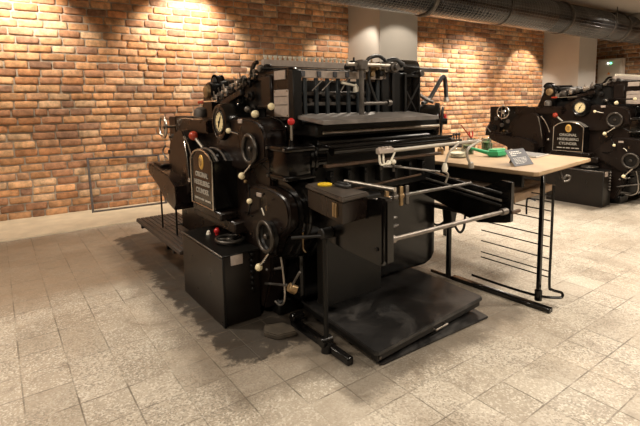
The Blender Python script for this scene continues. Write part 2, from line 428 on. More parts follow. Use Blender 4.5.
def brick_struct(name, P0, D, Nn, length, **k):
    me = brick_wall(name, P0, D, Nn, length, **k)
    # mortar bed joined behind the bricks in the same mesh
    bm = bmesh.new(); bm.from_mesh(me)
    P0, D, Nn = V(P0), V(D), V(Nn)
    q = [P0, P0+D*length, P0+D*length-Nn*.12, P0-Nn*.12]
    lo = [bm.verts.new(p) for p in q]; hi = [bm.verts.new(p+V((0, 0, CEIL))) for p in q]
    fs = [bm.faces.new(lo[::-1]), bm.faces.new(hi)]+[bm.faces.new((lo[i], lo[(i+1) % 4], hi[(i+1) % 4], hi[i])) for i in range(4)]
    for f in fs: f.material_index = 1
    bm.to_mesh(me); bm.free(); me.materials.append(MORTAR)
    o = bpy.data.objects.new(name, me); COL.objects.link(o); o['kind'] = 'structure'
    return o
brick_struct('wall_back', wp(-4.9, 0), AD, -ND, 17.4)
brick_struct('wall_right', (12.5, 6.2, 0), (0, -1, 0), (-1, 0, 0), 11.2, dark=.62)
mb = MB()
def pillar(a0, a1, off, name):
    mb = MB(); q = [wp(a0, -.05), wp(a1, -.05), wp(a1, off), wp(a0, off)]
    mb.prism('z', 0, CEIL, [tuple(p[:2]) for p in q], bev=.004, seg=1); struct(name, mb, PLASTER)
pillar(4.71, 5.52, .87, 'trim_2')
pillar(10.5, 11.25, .87, 'trim_3')
# ceiling beam crossing the room above the duct
mb = MB(); mb.box(10.6, 11.2, -5, 5.1, 2.86, CEIL, bev=.004); struct('trim_4', mb, CEILM)

# ------------------------------------------------------------------ duct under the ceiling
ductm = bpy.data.materials.new('foil_duct'); ductm.use_nodes = True
nt = ductm.node_tree; N = nt.nodes; L = nt.links; bs = N['Principled BSDF']; geo = nd('ShaderNodeNewGeometry')
sx = nd('ShaderNodeSeparateXYZ'); L.new(geo.outputs['Position'], sx.inputs[0])
ang = mth('ARCTAN2', mth('SUBTRACT', sx.outputs[2], 2.735), mth('SUBTRACT', sx.outputs[1], 4.15))
gx = mth('ABSOLUTE', mth('SUBTRACT', mth('FRACT', mth('MULTIPLY', sx.outputs[0], 22)), .5)); gy = mth('ABSOLUTE', mth('SUBTRACT', mth('FRACT', mth('MULTIPLY', ang, 7)), .5))
grid = rng(mth('MAXIMUM', gx, gy), .40, .5)
L.new(mixc(mth('MULTIPLY', grid, .6), mixc(rng(noise(3, 4), .35, .65), (.022, .023, .025), (.06, .06, .062)), (.30, .30, .30)), bs.inputs['Base Color'])
bs.inputs['Metallic'].default_value = .75; bs.inputs['Roughness'].default_value = .22; bs.inputs['Coat Weight'].default_value = .5; bs.inputs['Coat Roughness'].default_value = .12
bmp = nd('ShaderNodeBump'); bmp.inputs['Strength'].default_value = .8; bmp.inputs['Distance'].default_value = .006
L.new(mth('ADD', noise(24, 3), mth('MULTIPLY', grid, .5)), bmp.inputs['Height']); L.new(bmp.outputs[0], bs.inputs['Normal'])
DT = math.radians(-2); DD = V((math.cos(DT), math.sin(DT), 0))
DC = lambda x: V((5, 4.15, 2.735))+DD*(x-5)
t = thing('ventilation_duct', 'silver black foil ventilation duct running under the ceiling', 'duct', tuple(DC(3)-V((0, 0, .25))))
prof = []; x = -2.0
while x < 14.6-2.0:
    ribbed = x > 7.6
    prof += [(.248, x), (.2505 if not ribbed else .256, x+.015), (.248, x+.03)]
    x += .075 if not ribbed else .05
prof = [(.24, -2.02)]+prof
m = MB(); m.lathe(DC(0)+DD*0, DD, prof, 40); m.build('duct_tube', ductm, t)
for x in (4.72, 8.0, 10.1):
    m = MB(); m.lathe(DC(x), DD, [(.25, -.03), (.268, -.03), (.272, -.012), (.264, 0), (.272, .012), (.268, .03), (.25, .03)], 40); m.build('clamp_ring', DSTEEL, t)
for x in (2.2, 6.3, 9.5):
    m = MB(); c = DC(x); m.beam(c+V((0, .26, .1)), c+V((0, .26, .29)), .02, .004); m.beam(c+V((0, -.26, .1)), c+V((0, -.26, .29)), .02, .004)
    m.lathe(c, DD, [(.251, -.012), (.258, -.012), (.258, .012), (.251, .012)], 40); m.build('hanger_strap', DSTEEL, t)
# dark connecting elbow slung beneath the duct on the wall side
m = MB(); p = DC(6.35)+V((0, .30, -.02)); m.tube([p+V((-.5, .02, -.02)), p+V((-.25, .03, -.06)), p+V((.1, .05, -.05)), p+V((.45, .1, .05)), p+V((.6, .15, .22))], .085, 16, smooth=4)
m.build('branch_elbow', HOSE, t)

# ------------------------------------------------------------------ wall-washing spotlights on the ceiling
def spotlight(a, label):
    so = .7 if a < 3 else SPOT_OFF; c = wp(a, so, 0); d = (wp(a, 0, 1.75)-wp(a, SPOT_OFF, SPOT_Z)).normalized()
    base = V((c.x, c.y, CEIL)); t = thing('track_spotlight', label, 'spotlight', tuple(base), 'spotlights along the brick wall')
    m = MB(); m.cyl(base-V((0, 0, .03)), base, .05, n=20, bev=.004); m.build('ceiling_mount', BLACKS, t)
    m = MB(); m.cyl(base-V((0, 0, .10)), base-V((0, 0, .03)), .009, n=10); m.build('stem', BLACKS, t)
    h = V((c.x, c.y, SPOT_Z+.11)); m = MB(); m.lathe(h-d*.10, d, [(0, 0), (.03, 0), (.036, .01), (.038, .10), (.044, .115), (.040, .115), (.036, .10), (0, .10)], 20); m.build('lamp_head', BLACKS, t)
SL = {-.2: 'black ceiling spotlight over the left end of the brick wall', 1.9: 'black ceiling spotlight above the brick behind the nearer press',
      4.40: 'black ceiling spotlight left of the nearer grey pillar', 6.62: 'black spotlight peeking under the duct just right of the nearer pillar',
      7.6: 'black spotlight under the duct, second right of the nearer pillar', 9.7: 'black spotlight left of the far grey pillar'}
for a, k in WALLSPOTS:
    if a in SL: spotlight(a, SL[a])

# ------------------------------------------------------------------ the printing press
# world axes: x runs across the press (operator side at low x), y along it (delivery at low y)
def handwheel(parent, c, R, r=.011, ax=(-1, 0, 0), spokes=3, m_=None, hub=.028, depth=.05, name='handwheel', tilt=0):
    c = V(c); m = MB(); m.ring(c, ax, R, r, 36, 10); x, y, d = frame_from(ax)
    for i in range(spokes):
        a = 2*math.pi*i/spokes+.5+tilt
        m.beam(c-d*.012, c+(x*math.cos(a)+y*math.sin(a))*R, .016, .009, bev=.002)
    m.lathe(c-d*(depth), d, [(0, 0), (.012, 0), (.012, depth-.02), (hub, depth-.02), (hub, depth), (hub*.5, depth+.008), (0, depth+.008)], 20)
    return m.build(name, m_ or DSTEEL, parent)
def lever(parent, p0, p1, r=.006, ball=.017, bm_=None, lm=None, curve=None, name='lever'):
    pts = [p0]+(curve or [])+[p1]
    l = MB().tube(pts, r, 8, smooth=6 if curve else 0).build(name, lm or CHROME, parent)
    if ball:
        k = MB().ball(p1, ball).build('ball_knob', bm_ or CREAM, l); 
    return l

def make_press():
    R0 = (1.3, 3.0, 0)
    t = thing('printing_press', 'nearer large black cylinder printing press standing in the middle of the tiled floor', 'printing press', R0, 'black cylinder printing presses')
    # ---- bed and body
    m = MB()
    m.prism('y', 2.2, 3.9, [(1.42, .16), (2.56, .13), (2.62, .15), (2.66, .21), (2.66, .95), (1.42, .95)], bev=.03, seg=3)
    m.box(1.5, 2.5, 2.45, 3.8, 0, .18, .01)
    m.build('machine_bed', BLACK, t)
    m = MB(); m.box(1.40, 2.5, 2.7, 3.85, .9, 1.24, .02); m.box(1.45, 2.45, 2.9, 3.5, 1.2, 1.33, .02); m.build('upper_bed', BLACKS, t)
    # operator side wall: profile in y, z
    prof = [(3.95, .26), (3.95, .93), (3.90, 1.02), (3.80, 1.14), (3.78, 1.245), (3.12, 1.255), (3.02, 1.33), (2.86, 1.31), (2.80, 1.27), (2.56, 1.27), (2.32, 1.20), (2.31, .9), (2.35, .30), (2.45, .06), (2.9, .06), (3.3, .2)]
    m = MB(); m.prism('x', 1.30, 1.42, prof, bev=.012); sidew = m.build('side_wall', BLACK_WARMLIT, t)
    # long flat box along the top of the side (behind the red ball)
    m = MB(); m.prism('x', 1.24, 1.34, [(3.80, 1.145), (3.80, 1.25), (3.12, 1.243), (3.12, 1.15)], bev=.008); m.build('side_guard', BLACK_WARMLIT, t)
    # far side wall and its foot
    m = MB(); m.prism('x', 2.50, 2.60, [(3.95, .1), (3.95, 1.0), (3.7, 1.25), (2.6, 1.25), (2.30, 1.2), (2.25, .9), (2.3, .3), (2.5, .1)], bev=.012); m.build('far_side_wall', BLACKS, t)
    # ---- main cover with rounded nose, extruded inward
    pr = smoothprof([(3.02, 1.30), (2.82, 1.272), (2.56, 1.268), (2.43, 1.257), (2.35, 1.225), (2.31, 1.17), (2.305, 1.11)], 5)+[(2.305, 1.03), (2.6, .93), (3.02, .93)]
    m = MB(); m.prism('x', 1.265, 1.58, pr, bev=.016, seg=3); m.build('gear_cover', BLACK_WARMLIT, t)
    m = MB(); m.tube([(1.50, 2.31, 1.12), (1.50, 2.30, 1.2), (1.50, 2.36, 1.262), (1.50, 2.5, 1.283), (1.5, 2.75, 1.29)], .012, 8, smooth=4)
    m.tube([(1.40, 2.30, 1.12), (1.40, 2.295, 1.2), (1.40, 2.355, 1.255), (1.40, 2.5, 1.277)], .008, 8, smooth=4); m.build('cover_rib', BLACK, t)
    # pedestal block below it, with flanges
    m = MB(); m.box(1.29, 1.45, 2.10, 2.32, .93, 1.095, .012, 2); m.box(1.275, 1.47, 2.085, 2.33, 1.085, 1.115, .008, 2); m.box(1.275, 1.47, 2.085, 2.33, .925, .95, .008, 2)
    m.cyl((1.45, 2.17, 1.03), (1.56, 2.17, 1.03), .085, n=28, bev=.01); m.cyl((1.47, 2.17, 1.03), (1.49, 2.17, 1.03), .096, n=28, bev=.006)
    ped = m.build('pedestal_block', BLACK, t)
    m = MB()
    for y in (2.11, 2.30):
        for z in (.937, 1.10): m.cyl((1.268, y, z), (1.278, y, z), .008, n=8)
    m.build('bolt', DSTEEL, ped)
    # lower cover with the small handwheel
    lc = smoothprof([(2.80, .60), (2.66, .72), (2.52, .84), (2.37, .866), (2.20, .858), (2.10, .825), (2.06, .75), (2.075, .67), (2.14, .62), (2.20, .56), (2.25, .47), (2.36, .43), (2.47, .48), (2.6, .55)], 4)
    m = MB(); m.prism('x', 1.265, 1.34, lc, bev=.016, seg=3); m.build('lower_cover', BLACK_WARMLIT, t)
    lc2 = smoothprof([(2.75, .55), (2.62, .84), (2.38, .92), (2.20, .93), (2.04, .87), (1.985, .76), (2.0, .65), (2.09, .55), (2.18, .45), (2.4, .40), (2.6, .45)], 4)
    m = MB(); m.prism('x', 1.35, 1.44, lc2, bev=.018, seg=3)
    m.prism('x', 1.47, 1.52, [(a+(a-2.3)*.02, b+(b-.7)*.02) for a, b in lc2], bev=.016, seg=3)
    m.prism('x', 1.33, 1.50, [(2.3+(a-2.3)*.9, .7+(b-.7)*.9) for a, b in lc2], bev=0)
    # curved hood running up to the pedestal
    hood = smoothprof([(2.34, .95), (2.20, .945), (2.06, .90), (1.96, .80), (1.945, .68), (2.0, .56)], 4)+[(2.3, .56)]
    m.prism('x', 1.53, 1.58, hood, bev=.014, seg=2)
    m.build('gear_housing', BLACK, t)
    # ---- handwheels
    handwheel(t, (1.245, 2.47, 1.083), .084, .0135, spokes=0, depth=.045, m_=WHEELM, hub=.016)
    m = MB(); m.lathe((1.262, 2.47, 1.083), (-1, 0, 0), [(0, .008), (.076, .008), (.086, .02), (.086, 0), (.0, 0)], 28); m.build('wheel_dial', DARK, t)
    handwheel(t, (1.222, 2.262, .588), .086, .013, spokes=0, depth=.045, m_=WHEELM, hub=.018)
    m = MB(); m.lathe((1.262, 2.262, .588), (-1, 0, 0), [(0, .012), (.078, .012), (.088, .03), (.088, 0), (0, 0)], 32); m.build('wheel_dial', DARK, t)
    handwheel(t, (1.18, 3.955, 1.173), .094, .010, spokes=3, depth=.14, m_=CHROME, tilt=.4)
    lever(t, (1.25, 2.445, 1.0), (1.24, 2.572, .906), r=.0075, ball=.023)
    lever(t, (1.30, 2.42, .995), (1.30, 2.27, .925), r=.005, ball=.018, bm_=BLACKS, lm=DARK)
    lever(t, (1.265, 2.55, .862), (1.225, 2.45, .766), r=.006, ball=.018, lm=BLACK, curve=[(1.245, 2.49, .84)])
    m = MB(); m.tube([(1.225, 2.45, .75), (1.23, 2.47, .70), (1.25, 2.53, .665), (1.27, 2.60, .665)], .007, 8, smooth=5); m.build('curved_arm', BLACK, t)
    m = MB(); m.ball((1.255, 2.555, .872), .013); m.build('brass_pin', BRASS, t)
    lever(t, (1.23, 2.235, .495), (1.205, 2.318, .392), r=.008, ball=.023)
    lever(t, (1.30, 2.02, .43), (1.29, 2.085, .335), r=.007, ball=0, lm=DSTEEL)
    m = MB(); m.cyl((1.275, 2.10, .325), (1.315, 2.085, .30), .026, n=20, bev=.003); m.build('brass_grip', BRASS, t)
    lever(t, (1.36, 2.165, 1.11), (1.35, 2.15, 1.252), r=.0075, ball=.021, bm_=RED, lm=STEEL)
    m = MB(); m.lathe((1.36, 2.167, 1.112), (0, 0, 1), [(0, .04), (.012, .04), (.02, 0), (0, 0)], 14); m.build('lever_boot', BLACK, t)
    lever(t, (1.24, 2.60, 1.17), (1.215, 2.69, 1.187), r=.006, ball=.018)
    lever(t, (1.33, 2.50, 1.262), (1.30, 2.48, 1.292), r=.006, ball=.025, lm=BLACK)
    lever(t, (1.40, 2.62, 1.335), (1.30, 2.28, 1.338), r=.010, ball=.021, lm=BLACK_WARMLIT)
    lever(t, (1.36, 2.60, 1.27), (1.31, 2.60, 1.322), r=.008, ball=.021, bm_=DSTEEL, lm=DSTEEL)
    # red ball lever and its crank plate behind the nameplate
    lever(t, (1.19, 3.08, 1.055), (1.155, 3.16, 1.137), r=.012, ball=.034, bm_=REDB, lm=STEEL)
    m = MB(); gp = smoothprof([(3.83, .74), (3.80, .90), (3.74, 1.03), (3.66, 1.12), (3.56, 1.158), (3.47, 1.162), (3.41, 1.12), (3.37, 1.0), (3.34, .84), (3.32, .70)], 4)+[(3.5, .60), (3.7, .62)]
    m.prism('x', 1.17, 1.235, gp, bev=.01); m.prism('x', 1.235, 1.32, [(3.575+(a-3.575)*.86, .9+(b-.9)*.88) for a, b in gp], bev=0); cg = m.build('chain_guard', BLACK_WARMLIT, t)
    m = MB(); m.tube([(1.168, a, b) for a, b in gp[24:34]], .007, 8); m.build('bright_edge', CHROME, cg)
    m = MB(); m.tube([(1.16, 3.36, 1.12), (1.165, 3.30, 1.05), (1.17, 3.26, .97), (1.18, 3.24, .90)], .008, 8, smooth=4); m.build('bright_rod', CHROME, t)
    m = MB(); m.ball((1.14, 3.235, .805), .019); m.cyl((1.14, 3.235, .805), (1.20, 3.235, .805), .007, n=10); m.build('plate_latch', CHROME, t)
    # ---- nameplate box
    a_ = arc(2.967, .955, .195, 155, 25, 12, ry=.10)
    plate = [(2.775, .662), (2.77, .985)]+a_+[(3.16, .985), (3.165, .662)]
    sh = lambda k: [(2.967+(a-2.967)*k, .84+(b-.84)*k) for a, b in plate]
    m = MB(); m.prism('x', 1.13, 1.32, sh(1.0), bev=.012); nb = m.build('nameplate_box', BLACK, t)
    m = MB(); ed = sh(.985); m.tube([(1.126, a, b) for a, b in ed], .007, 8, closed=True); m.build('plate_rim', CHROME, nb)
    m = MB(); m.tube([(1.165, a, b) for a, b in sh(1.01)[1:-1]], .008, 8); m.tube([(1.225, a, b) for a, b in sh(1.01)[1:-1]], .006, 8); m.build('cover_bead', DSTEEL, nb)
    m = MB(); m.lathe((1.129, 2.968, .965), (-1, 0, 0), [(0, .006), (.032, .006), (.038, .003), (.040, 0), (0, 0)], 28); 
    for v in m.bm.verts: v.co.z = .965+(v.co.z-.965)*1.3
    em = m.build('emblem', GOLD, nb)
    m = MB(); m.ring((1.122, 2.968, .968), (-1, 0, 0), .024, .0025, 24, 6); m.beam((1.122, 2.968, .94), (1.122, 2.968, .995), .012, .004); m.beam((1.122, 2.95, .972), (1.122, 2.986, .972), .008, .004); m.build('emblem_relief', BRASS, em)
    for s_, z in (('ORIGINAL', .862), ('HEIDELBERG', .805), ('CYLINDER', .748)):
        m = MB(); add_text(m, s_, .049, (1.127, 2.968, z), (0, -1, 0), (0, 0, 1), depth=.004, bold=.0002)
        m.build('plate_lettering', LETTER, nb)
    m = MB()
    for k, (a, b) in enumerate(((.145, .10), (.09, .05), (.03, -.02), (-.035, -.06), (-.075, -.14))):
        m.box(1.1255, 1.1285, 2.968-a, 2.968-b, .700, .712, 0)
    m.build('fine_print_line', LETTER, nb)
    m = MB(); m.box(1.14, 1.36, 2.70, 3.20, .60, .655, .01); m.box(1.20, 1.42, 2.62, 3.3, .52, .60, .01); m.build('box_ledge', BLACK_WARMLIT, t)
    # ---- round gauge
    m = MB(); m.lathe((1.42, 2.885, 1.238), (-1, 0, 0), [(0, 0), (.125, 0), (.130, .02), (.130, .15), (.118, .185), (.098, .188), (.085, .178), (0, .178)], 40); g = m.build('gauge_housing', BLACK, t)
    m = MB(); m.lathe((1.243, 2.885, 1.238), (-1, 0, 0), [(0, .004), (.064, .004), (.068, 0), (0, 0)], 36); m.build('gauge_dial', DIAL, g)
    m = MB(); m.ring((1.238, 2.885, 1.238), (-1, 0, 0), .072, .006, 36, 8); m.build('gauge_bezel', WHEELM, g)
    m = MB(); m.beam((1.236, 2.885, 1.238), (1.236, 2.86, 1.275), .006, .003, 0); m.beam((1.236, 2.885, 1.238), (1.236, 2.90, 1.20), .008, .003, 0); m.ball((1.236, 2.885, 1.238), .009)
    for i in range(12):
        a = i*math.pi/6; m.beam((1.2375, 2.885+.050*math.cos(a), 1.238+.050*math.sin(a)), (1.2375, 2.885+.060*math.cos(a), 1.238+.060*math.sin(a)), .004, .002, 0)
    m.build('gauge_hand', BLACKS, g)
    # ---- drive guard (far left wing), legs
    m = MB(); m.prism('x', 1.08, 1.30, [(4.12, .765), (4.12, .845), (4.09, .853), (3.55, .80), (3.40, .74), (3.40, .60), (3.46, .545), (3.62, .58), (3.72, .61), (3.84, .68)], bev=.008); m.build('sheet_chute', BLACK_WARMLIT, t)
    m = MB(); m.box(1.12, 1.28, 3.86, 4.09, .835, .862, .004); m.build('chute_edge', BLACK_WARMLIT, t)
    for y, x in ((3.92, 1.12), (3.60, 1.14)):
        m = MB(); m.beam((x, y, .302), (x, y, .64), .013, .013); m.build('leg', BLACKS, t)
    m = MB(); m.prism('x', 1.335, 1.38, [(4.28, 1.02), (4.28, 1.255), (4.10, 1.255), (4.10, .80), (4.36, .80), (4.34, .92)], bev=.008); m.build('inking_bracket', BLACK_WARMLIT, t)
    m = MB(); m.box(1.40, 1.44, 3.5, 4.12, .80, 1.25, .008); m.box(1.34, 1.46, 3.72, 4.12, 1.24, 1.262, .006); m.build('inking_side_plate', BLACKS, t)
    for z in (1.215, 1.165, 1.105, 1.05):
        m = MB(); m.box(1.365, 1.40, 3.60, 3.84, z-.012, z+.012, .004); m.build('slide_bar', LABEL, t)
    m = MB(); m.box(1.42, 2.5, 3.78, 4.08, .82, 1.12, .02); m.build('inking_frame', BLACKS, t)
    for k, (y, z, r) in enumerate(((4.0, 1.20, .035), (3.88, 1.17, .04), (4.05, 1.10, .035), (4.12, 1.0, .045), (4.16, .90, .04))):
        m = MB(); m.cyl((1.39, y, z), (2.45, y, z), r, n=18, bev=.004); m.build('ink_roller', BLACK if k % 2 else DSTEEL, t)
    for k in range(7):
        y = 4.02-k*.062; z = .885-k*.004
        m = MB(); m.cyl((1.32, y, z), (1.40, y, z), .011, n=10); m.lathe((1.32, y, z), (-1, 0, 0), [(0, .016), (.017, .012), (.02, 0), (0, -.004)], 12); m.build('ink_key', DSTEEL if k % 2 else BRONZE, t)
    for y, z, r in ((4.20, .93, .045), (4.06, .97, .03), (3.96, 1.03, .03), (4.16, 1.07, .028)):
        m = MB(); m.lathe((1.34, y, z), (-1, 0, 0), [(0, .05), (r*.4, .05), (r*.45, .03), (r, .028), (r, .005), (r*.6, 0), (0, 0)], 20); m.build('side_gear', DARK if r > .03 else DSTEEL, t)
    m = MB(); m.tube([(1.28, 4.24, .99), (1.26, 4.27, .93), (1.28, 4.22, .86)], .008, 8, smooth=4); m.build('side_bow', DSTEEL, t)
    for k in range(5):
        y = 3.66-k*.075
        m = MB(); m.cyl((1.22, y, .61-.005*k), (1.22, y, .70), .014, n=10, bev=.003); m.ball((1.22, y, .71), .02); m.build('oil_cup', BLACKS, t)
    # ---- upper inking unit
    m = MB(); m.prism('x', 1.36, 1.46, [(3.53, 1.25), (3.43, 1.49), (3.39, 1.525), (3.34, 1.53), (3.29, 1.50), (3.29, 1.25)], bev=.008); ub = m.build('roller_bracket', BLACK, t)
    m = MB(); m.lathe((1.36, 3.355, 1.455), (-1, 0, 0), [(0, .03), (.03, .03), (.048, .022), (.052, 0), (0, 0)], 28)
    m.build('bearing_cap', BRASS, ub)
    m = MB(); m.prism('x', 1.44, 1.50, [(3.46, 1.27), (3.49, 1.50)]+arc(3.42, 1.515, .07, 180, 20, 8)[::1]+[(3.30, 1.27)], bev=.008); m.build('rear_roller_bracket', BLACK, t)
    m = MB(); m.lathe((1.46, 3.42, 1.52), (-1, 0, 0), [(0, .03), (.04, .03), (.058, .018), (.062, 0), (0, 0)], 28); m.build('bearing_cap', DARK, t)
    m = MB(); m.cyl((1.5, 3.47, 1.538), (1.5, 3.12, 1.527), .014, n=12); m.build('support_bar', BLACKS, t)
    for (y, z, r, mt) in ((3.40, 1.455, .045, BLACK), (3.30, 1.50, .035, BLACKS), (3.22, 1.43, .042, DSTEEL), (3.28, 1.36, .045, BLACK), (3.12, 1.40, .04, BLACK), (3.14, 1.475, .032, DSTEEL), (3.02, 1.44, .04, BLACK), (2.98, 1.36, .05, BLACK), (2.90, 1.46, .035, DSTEEL)):
        m = MB(); m.cyl((1.44, y, z), (2.42, y, z), r, n=20, bev=.005); m.cyl((1.38, y, z), (2.48, y, z), r*.4, n=12); m.build('ink_roller', mt, t)
    for k in range(6):
        y = 3.26-k*.09; z = 1.40+.022*k
        m = MB(); m.box(1.375, 1.41, y-.022, y+.022, z-.03, z+.03, .004); m.cyl((1.35, y, z), (1.38, y, z), .013, n=12); m.tube([(1.37, y, z+.03), (1.36, y-.01, z+.055)], .005, 6); m.build('roller_socket', DSTEEL if k % 2 else STEEL, t)
    m = MB(); m.lathe((1.28, 3.33, 1.262), (0, 0, 1), [(0, 0), (.05, 0), (.052, .03), (.045, .06), (.02, .078), (0, .08)], 20); m.build('oiler_cap', DSTEEL, t)
    m = MB(); m.cyl((1.25, 3.19, 1.376), (1.25, 2.93, 1.381), .005, n=8); rr = m.build('hook_rod', CHROME, t)
    m = MB(); m.cyl((1.25, 3.27, 1.374), (1.25, 3.19, 1.376), .013, n=12, bev=.004); m.build('red_grip', REDB, rr)
    m = MB(); m.beam((1.36, 3.10, 1.355), (1.36, 2.76, 1.437), .035, .045, .006); m.build('rocker_arm', BLACK_WARMLIT, t)
    m = MB(); m.beam((1.40, 3.10, 1.41), (1.40, 2.78, 1.52), .03, .03, .005); m.beam((1.42, 2.80, 1.50), (1.42, 2.56, 1.535), .03, .035, .005); m.build('rocker_arm', BLACKS, t)
    m = MB(); m.prism('x', 1.42, 1.52, [(3.05, 1.25), (2.92, 1.44), (2.78, 1.545), (2.60, 1.55), (2.56, 1.25)], bev=.01); m.build('inner_frame_plate', BLACKS, t)
    for y, z, r in ((2.86, 1.49, .024), (2.80, 1.53, .02), (2.72, 1.49, .026), (2.66, 1.535, .022), (2.83, 1.385, .026), (2.70, 1.41, .03), (2.66, 1.32, .028), (2.90, 1.33, .02)):
        m = MB(); m.lathe((1.40, y, z), (-1, 0, 0), [(0, .04), (r*.5, .04), (r*.55, .02), (r, .018), (r, 0), (0, 0)], 14); m.build('linkage_pivot', STEEL if r < .025 else DARK, t)
    # ---- feeder: left column with plates
    m = MB(); m.box(1.40, 1.46, 2.235, 2.53, 1.25, 1.56, .008); m.box(1.385, 1.43, 2.43, 2.56, 1.33, 1.53, .01); m.box(1.40, 1.44, 2.5, 2.62, 1.50, 1.60, .006); fc = m.build('feeder_side_plate', BLACK_WARMLIT, t)
    m = MB(); m.box(1.393, 1.401, 2.275, 2.40, 1.495, 1.548, .002); m.build('data_plate', LABEL, fc)
    m = MB(); m.box(1.393, 1.401, 2.245, 2.41, 1.275, 1.435, .003); dp = m.build('data_plate', LABEL, fc)
    m = MB()
    for z in (1.345, 1.395): m.box(1.390, 1.394, 2.255, 2.40, z, z+.003, 0)
    m.build('plate_line', DSTEEL, dp)
    m = MB()
    for y in (2.255, 2.40):
        for z in (1.285, 1.425): m.cyl((1.389, y, z), (1.395, y, z), .004, n=8)
    m.build('rivet', BRASS, dp)
    m = MB(); m.box(1.395, 1.455, 2.19, 2.24, 1.20, 1.545, .005); m.build('feeder_post', BLACKS, t)
    m = MB(); m.tube([(1.40, 2.70, 1.53), (1.38, 2.66, 1.56), (1.38, 2.62, 1.61), (1.38, 2.58, 1.615)], .014, 8, smooth=4); m.ball((1.40, 2.71, 1.525), .022); m.build('crank_handle', BLACK, t)
    m = MB(); m.cyl((1.37, 2.55, 1.575), (1.42, 2.55, 1.575), .022, n=18, bev=.004); m.cyl((1.36, 2.60, 1.56), (1.40, 2.60, 1.56), .014, n=12); m.build('clamp_boss', DSTEEL, t)
    m = MB(); m.cyl((1.36, 2.50, 1.572), (2.15, 2.50, 1.572), .009, n=12); m.build('feeder_shaft', DARK, t)
    # comb bar
    m = MB(); m.box(1.40, 2.30, 2.53, 2.57, 1.590, 1.632, .003); cb = m.build('comb_bar', LABEL, t)
    for k in range(22):
        x = 1.42+k*.037; m = MB(); m.lathe((x, 2.55, 1.632), (0, 0, 1), [(0, 0), (.009, 0), (.009, .012), (.013, .014), (.013, .026), (0, .028)], 10); m.build('comb_stud', IVORY, cb)
    # pale rail with the hanging slats
    m = MB(); m.box(1.40, 2.14, 2.205, 2.235, 1.500, 1.545, .003); sr = m.build('slat_rail', LABEL, t)
    for x in (1.47, 1.585, 1.705, 1.80, 1.93): m = MB(); m.box(x-.014, x+.014, 2.195, 2.21, 1.507, 1.540, .002); m.build('rail_clip', GREY, sr)
    for k in range(8):
        x = 1.495+k*.083; m = MB(); m.box(x-.0125, x+.0125, 2.215, 2.232, 1.28, 1.525, .003); m.build('feeder_slat', mat_slat, t)
    m = MB(); m.box(1.44, 2.30, 2.36, 2.40, 1.40, 1.425, .004); m.box(1.44, 2.30, 2.34, 2.37, 1.335, 1.36, .004)
    for k in range(16): 
        x = 1.46+k*.05; m.cyl((x, 2.33, 1.37+.02*(k % 3)), (x, 2.42, 1.37+.02*(k % 3)), .014, n=10)
    m.build('gripper_rack', DSTEEL, t)
    for x, dx in ((1.56, .055), (1.63, .055), (1.76, .04)):
        m = MB(); m.beam((x+dx, 2.19, 1.50), (x-dx+.02, 2.19, 1.425), .008, .005, .001); m.build('spring_finger', STEEL, t)
    m = MB(); m.beam((1.74, 2.185, 1.475), (1.84, 2.17, 1.455), .022, .014, .003); m.lathe((1.835, 2.17, 1.465), (.35, 0, -1), [(0, 0), (.010, 0), (.026, .045), (0, .045)], 12); m.build('ivory_brush', IVORY, t)
    m = MB(); m.box(1.44, 2.4, 2.45, 2.7, 1.25, 1.50, .01); m.build('feeder_back_box', BLACKS, t)
    for k, (x, z) in enumerate(((1.93, 1.56), (2.02, 1.575), (1.87, 1.58), (2.10, 1.56), (1.98, 1.53), (2.06, 1.535))):
        m = MB(); m.cyl((x, 2.16, z), (x, 2.30, z), .018, n=14, bev=.003); m.box(x-.02, x+.02, 2.20, 2.24, z-.03, z+.035, .004); m.cyl((x, 2.22, z), (x, 2.22, z+.055), .006, n=8); m.build('suction_valve', (STEEL, BRASS, DARK)[k % 3], t)
    # ---- feeder shafts and posts
    m = MB(); m.cyl((1.855, 2.13, 1.25), (1.855, 2.13, 1.60), .016, n=14); m.box(1.825, 1.885, 2.10, 2.16, 1.55, 1.61, .006); m.build('sheet_post', DSTEEL, t)
    m = MB(); m.cyl((1.75, 2.14, 1.583), (2.14, 2.14, 1.586), .011, n=12); m.build('cross_shaft', STEEL, t)
    m = MB(); m.cyl((1.86, 2.14, 1.345), (2.10, 2.14, 1.347), .012, n=12); m.lathe((2.08, 2.14, 1.347), (1, 0, 0), [(0, 0), (.022, 0), (.022, .03), (0, .03)], 14); m.build('cross_shaft', DSTEEL, t)
    m = MB(); m.tube([(1.97, 2.18, 1.60), (1.96, 2.18, 1.50), (2.0, 2.18, 1.40), (2.03, 2.18, 1.35)], .009, 8, smooth=4); m.build('air_tube', HOSE, t)
    m = MB(); m.tube([(1.98, 2.25, 1.59), (2.03, 2.25, 1.64), (2.12, 2.25, 1.655), (2.22, 2.25, 1.60)], .012, 8, smooth=5); m.build('air_tube', HOSE, t)
    # ---- pile hopper on the far side
    m = MB()
    hp = [(2.02, 1.47), (2.10, 1.585), (2.16, 1.625), (2.20, 1.632), (2.45, 1.63), (2.50, 1.60), (2.50, 1.23), (2.16, 1.23)]
    m.prism('x', 2.30, 2.50, [(y+.10, z) for y, z in [(2.12, 1.23), (2.12, 1.59)]+arc(2.18, 1.585, .06, 180, 90, 6)[1:]+[(2.50, 1.645), (2.60, 1.60), (2.60, 1.23)]], bev=.02, seg=3)
    m.build('feeder_hood', BLACK, t)
    m = MB(); m.tube([(2.30, 2.21, 1.60), (2.24, 2.24, 1.635), (2.16, 2.26, 1.60), (2.04, 2.28, 1.51), (1.98, 2.3, 1.46)], .02, 10, smooth=5)
    for v in m.bm.verts: pass
    m.build('drive_belt', HOSE, t)
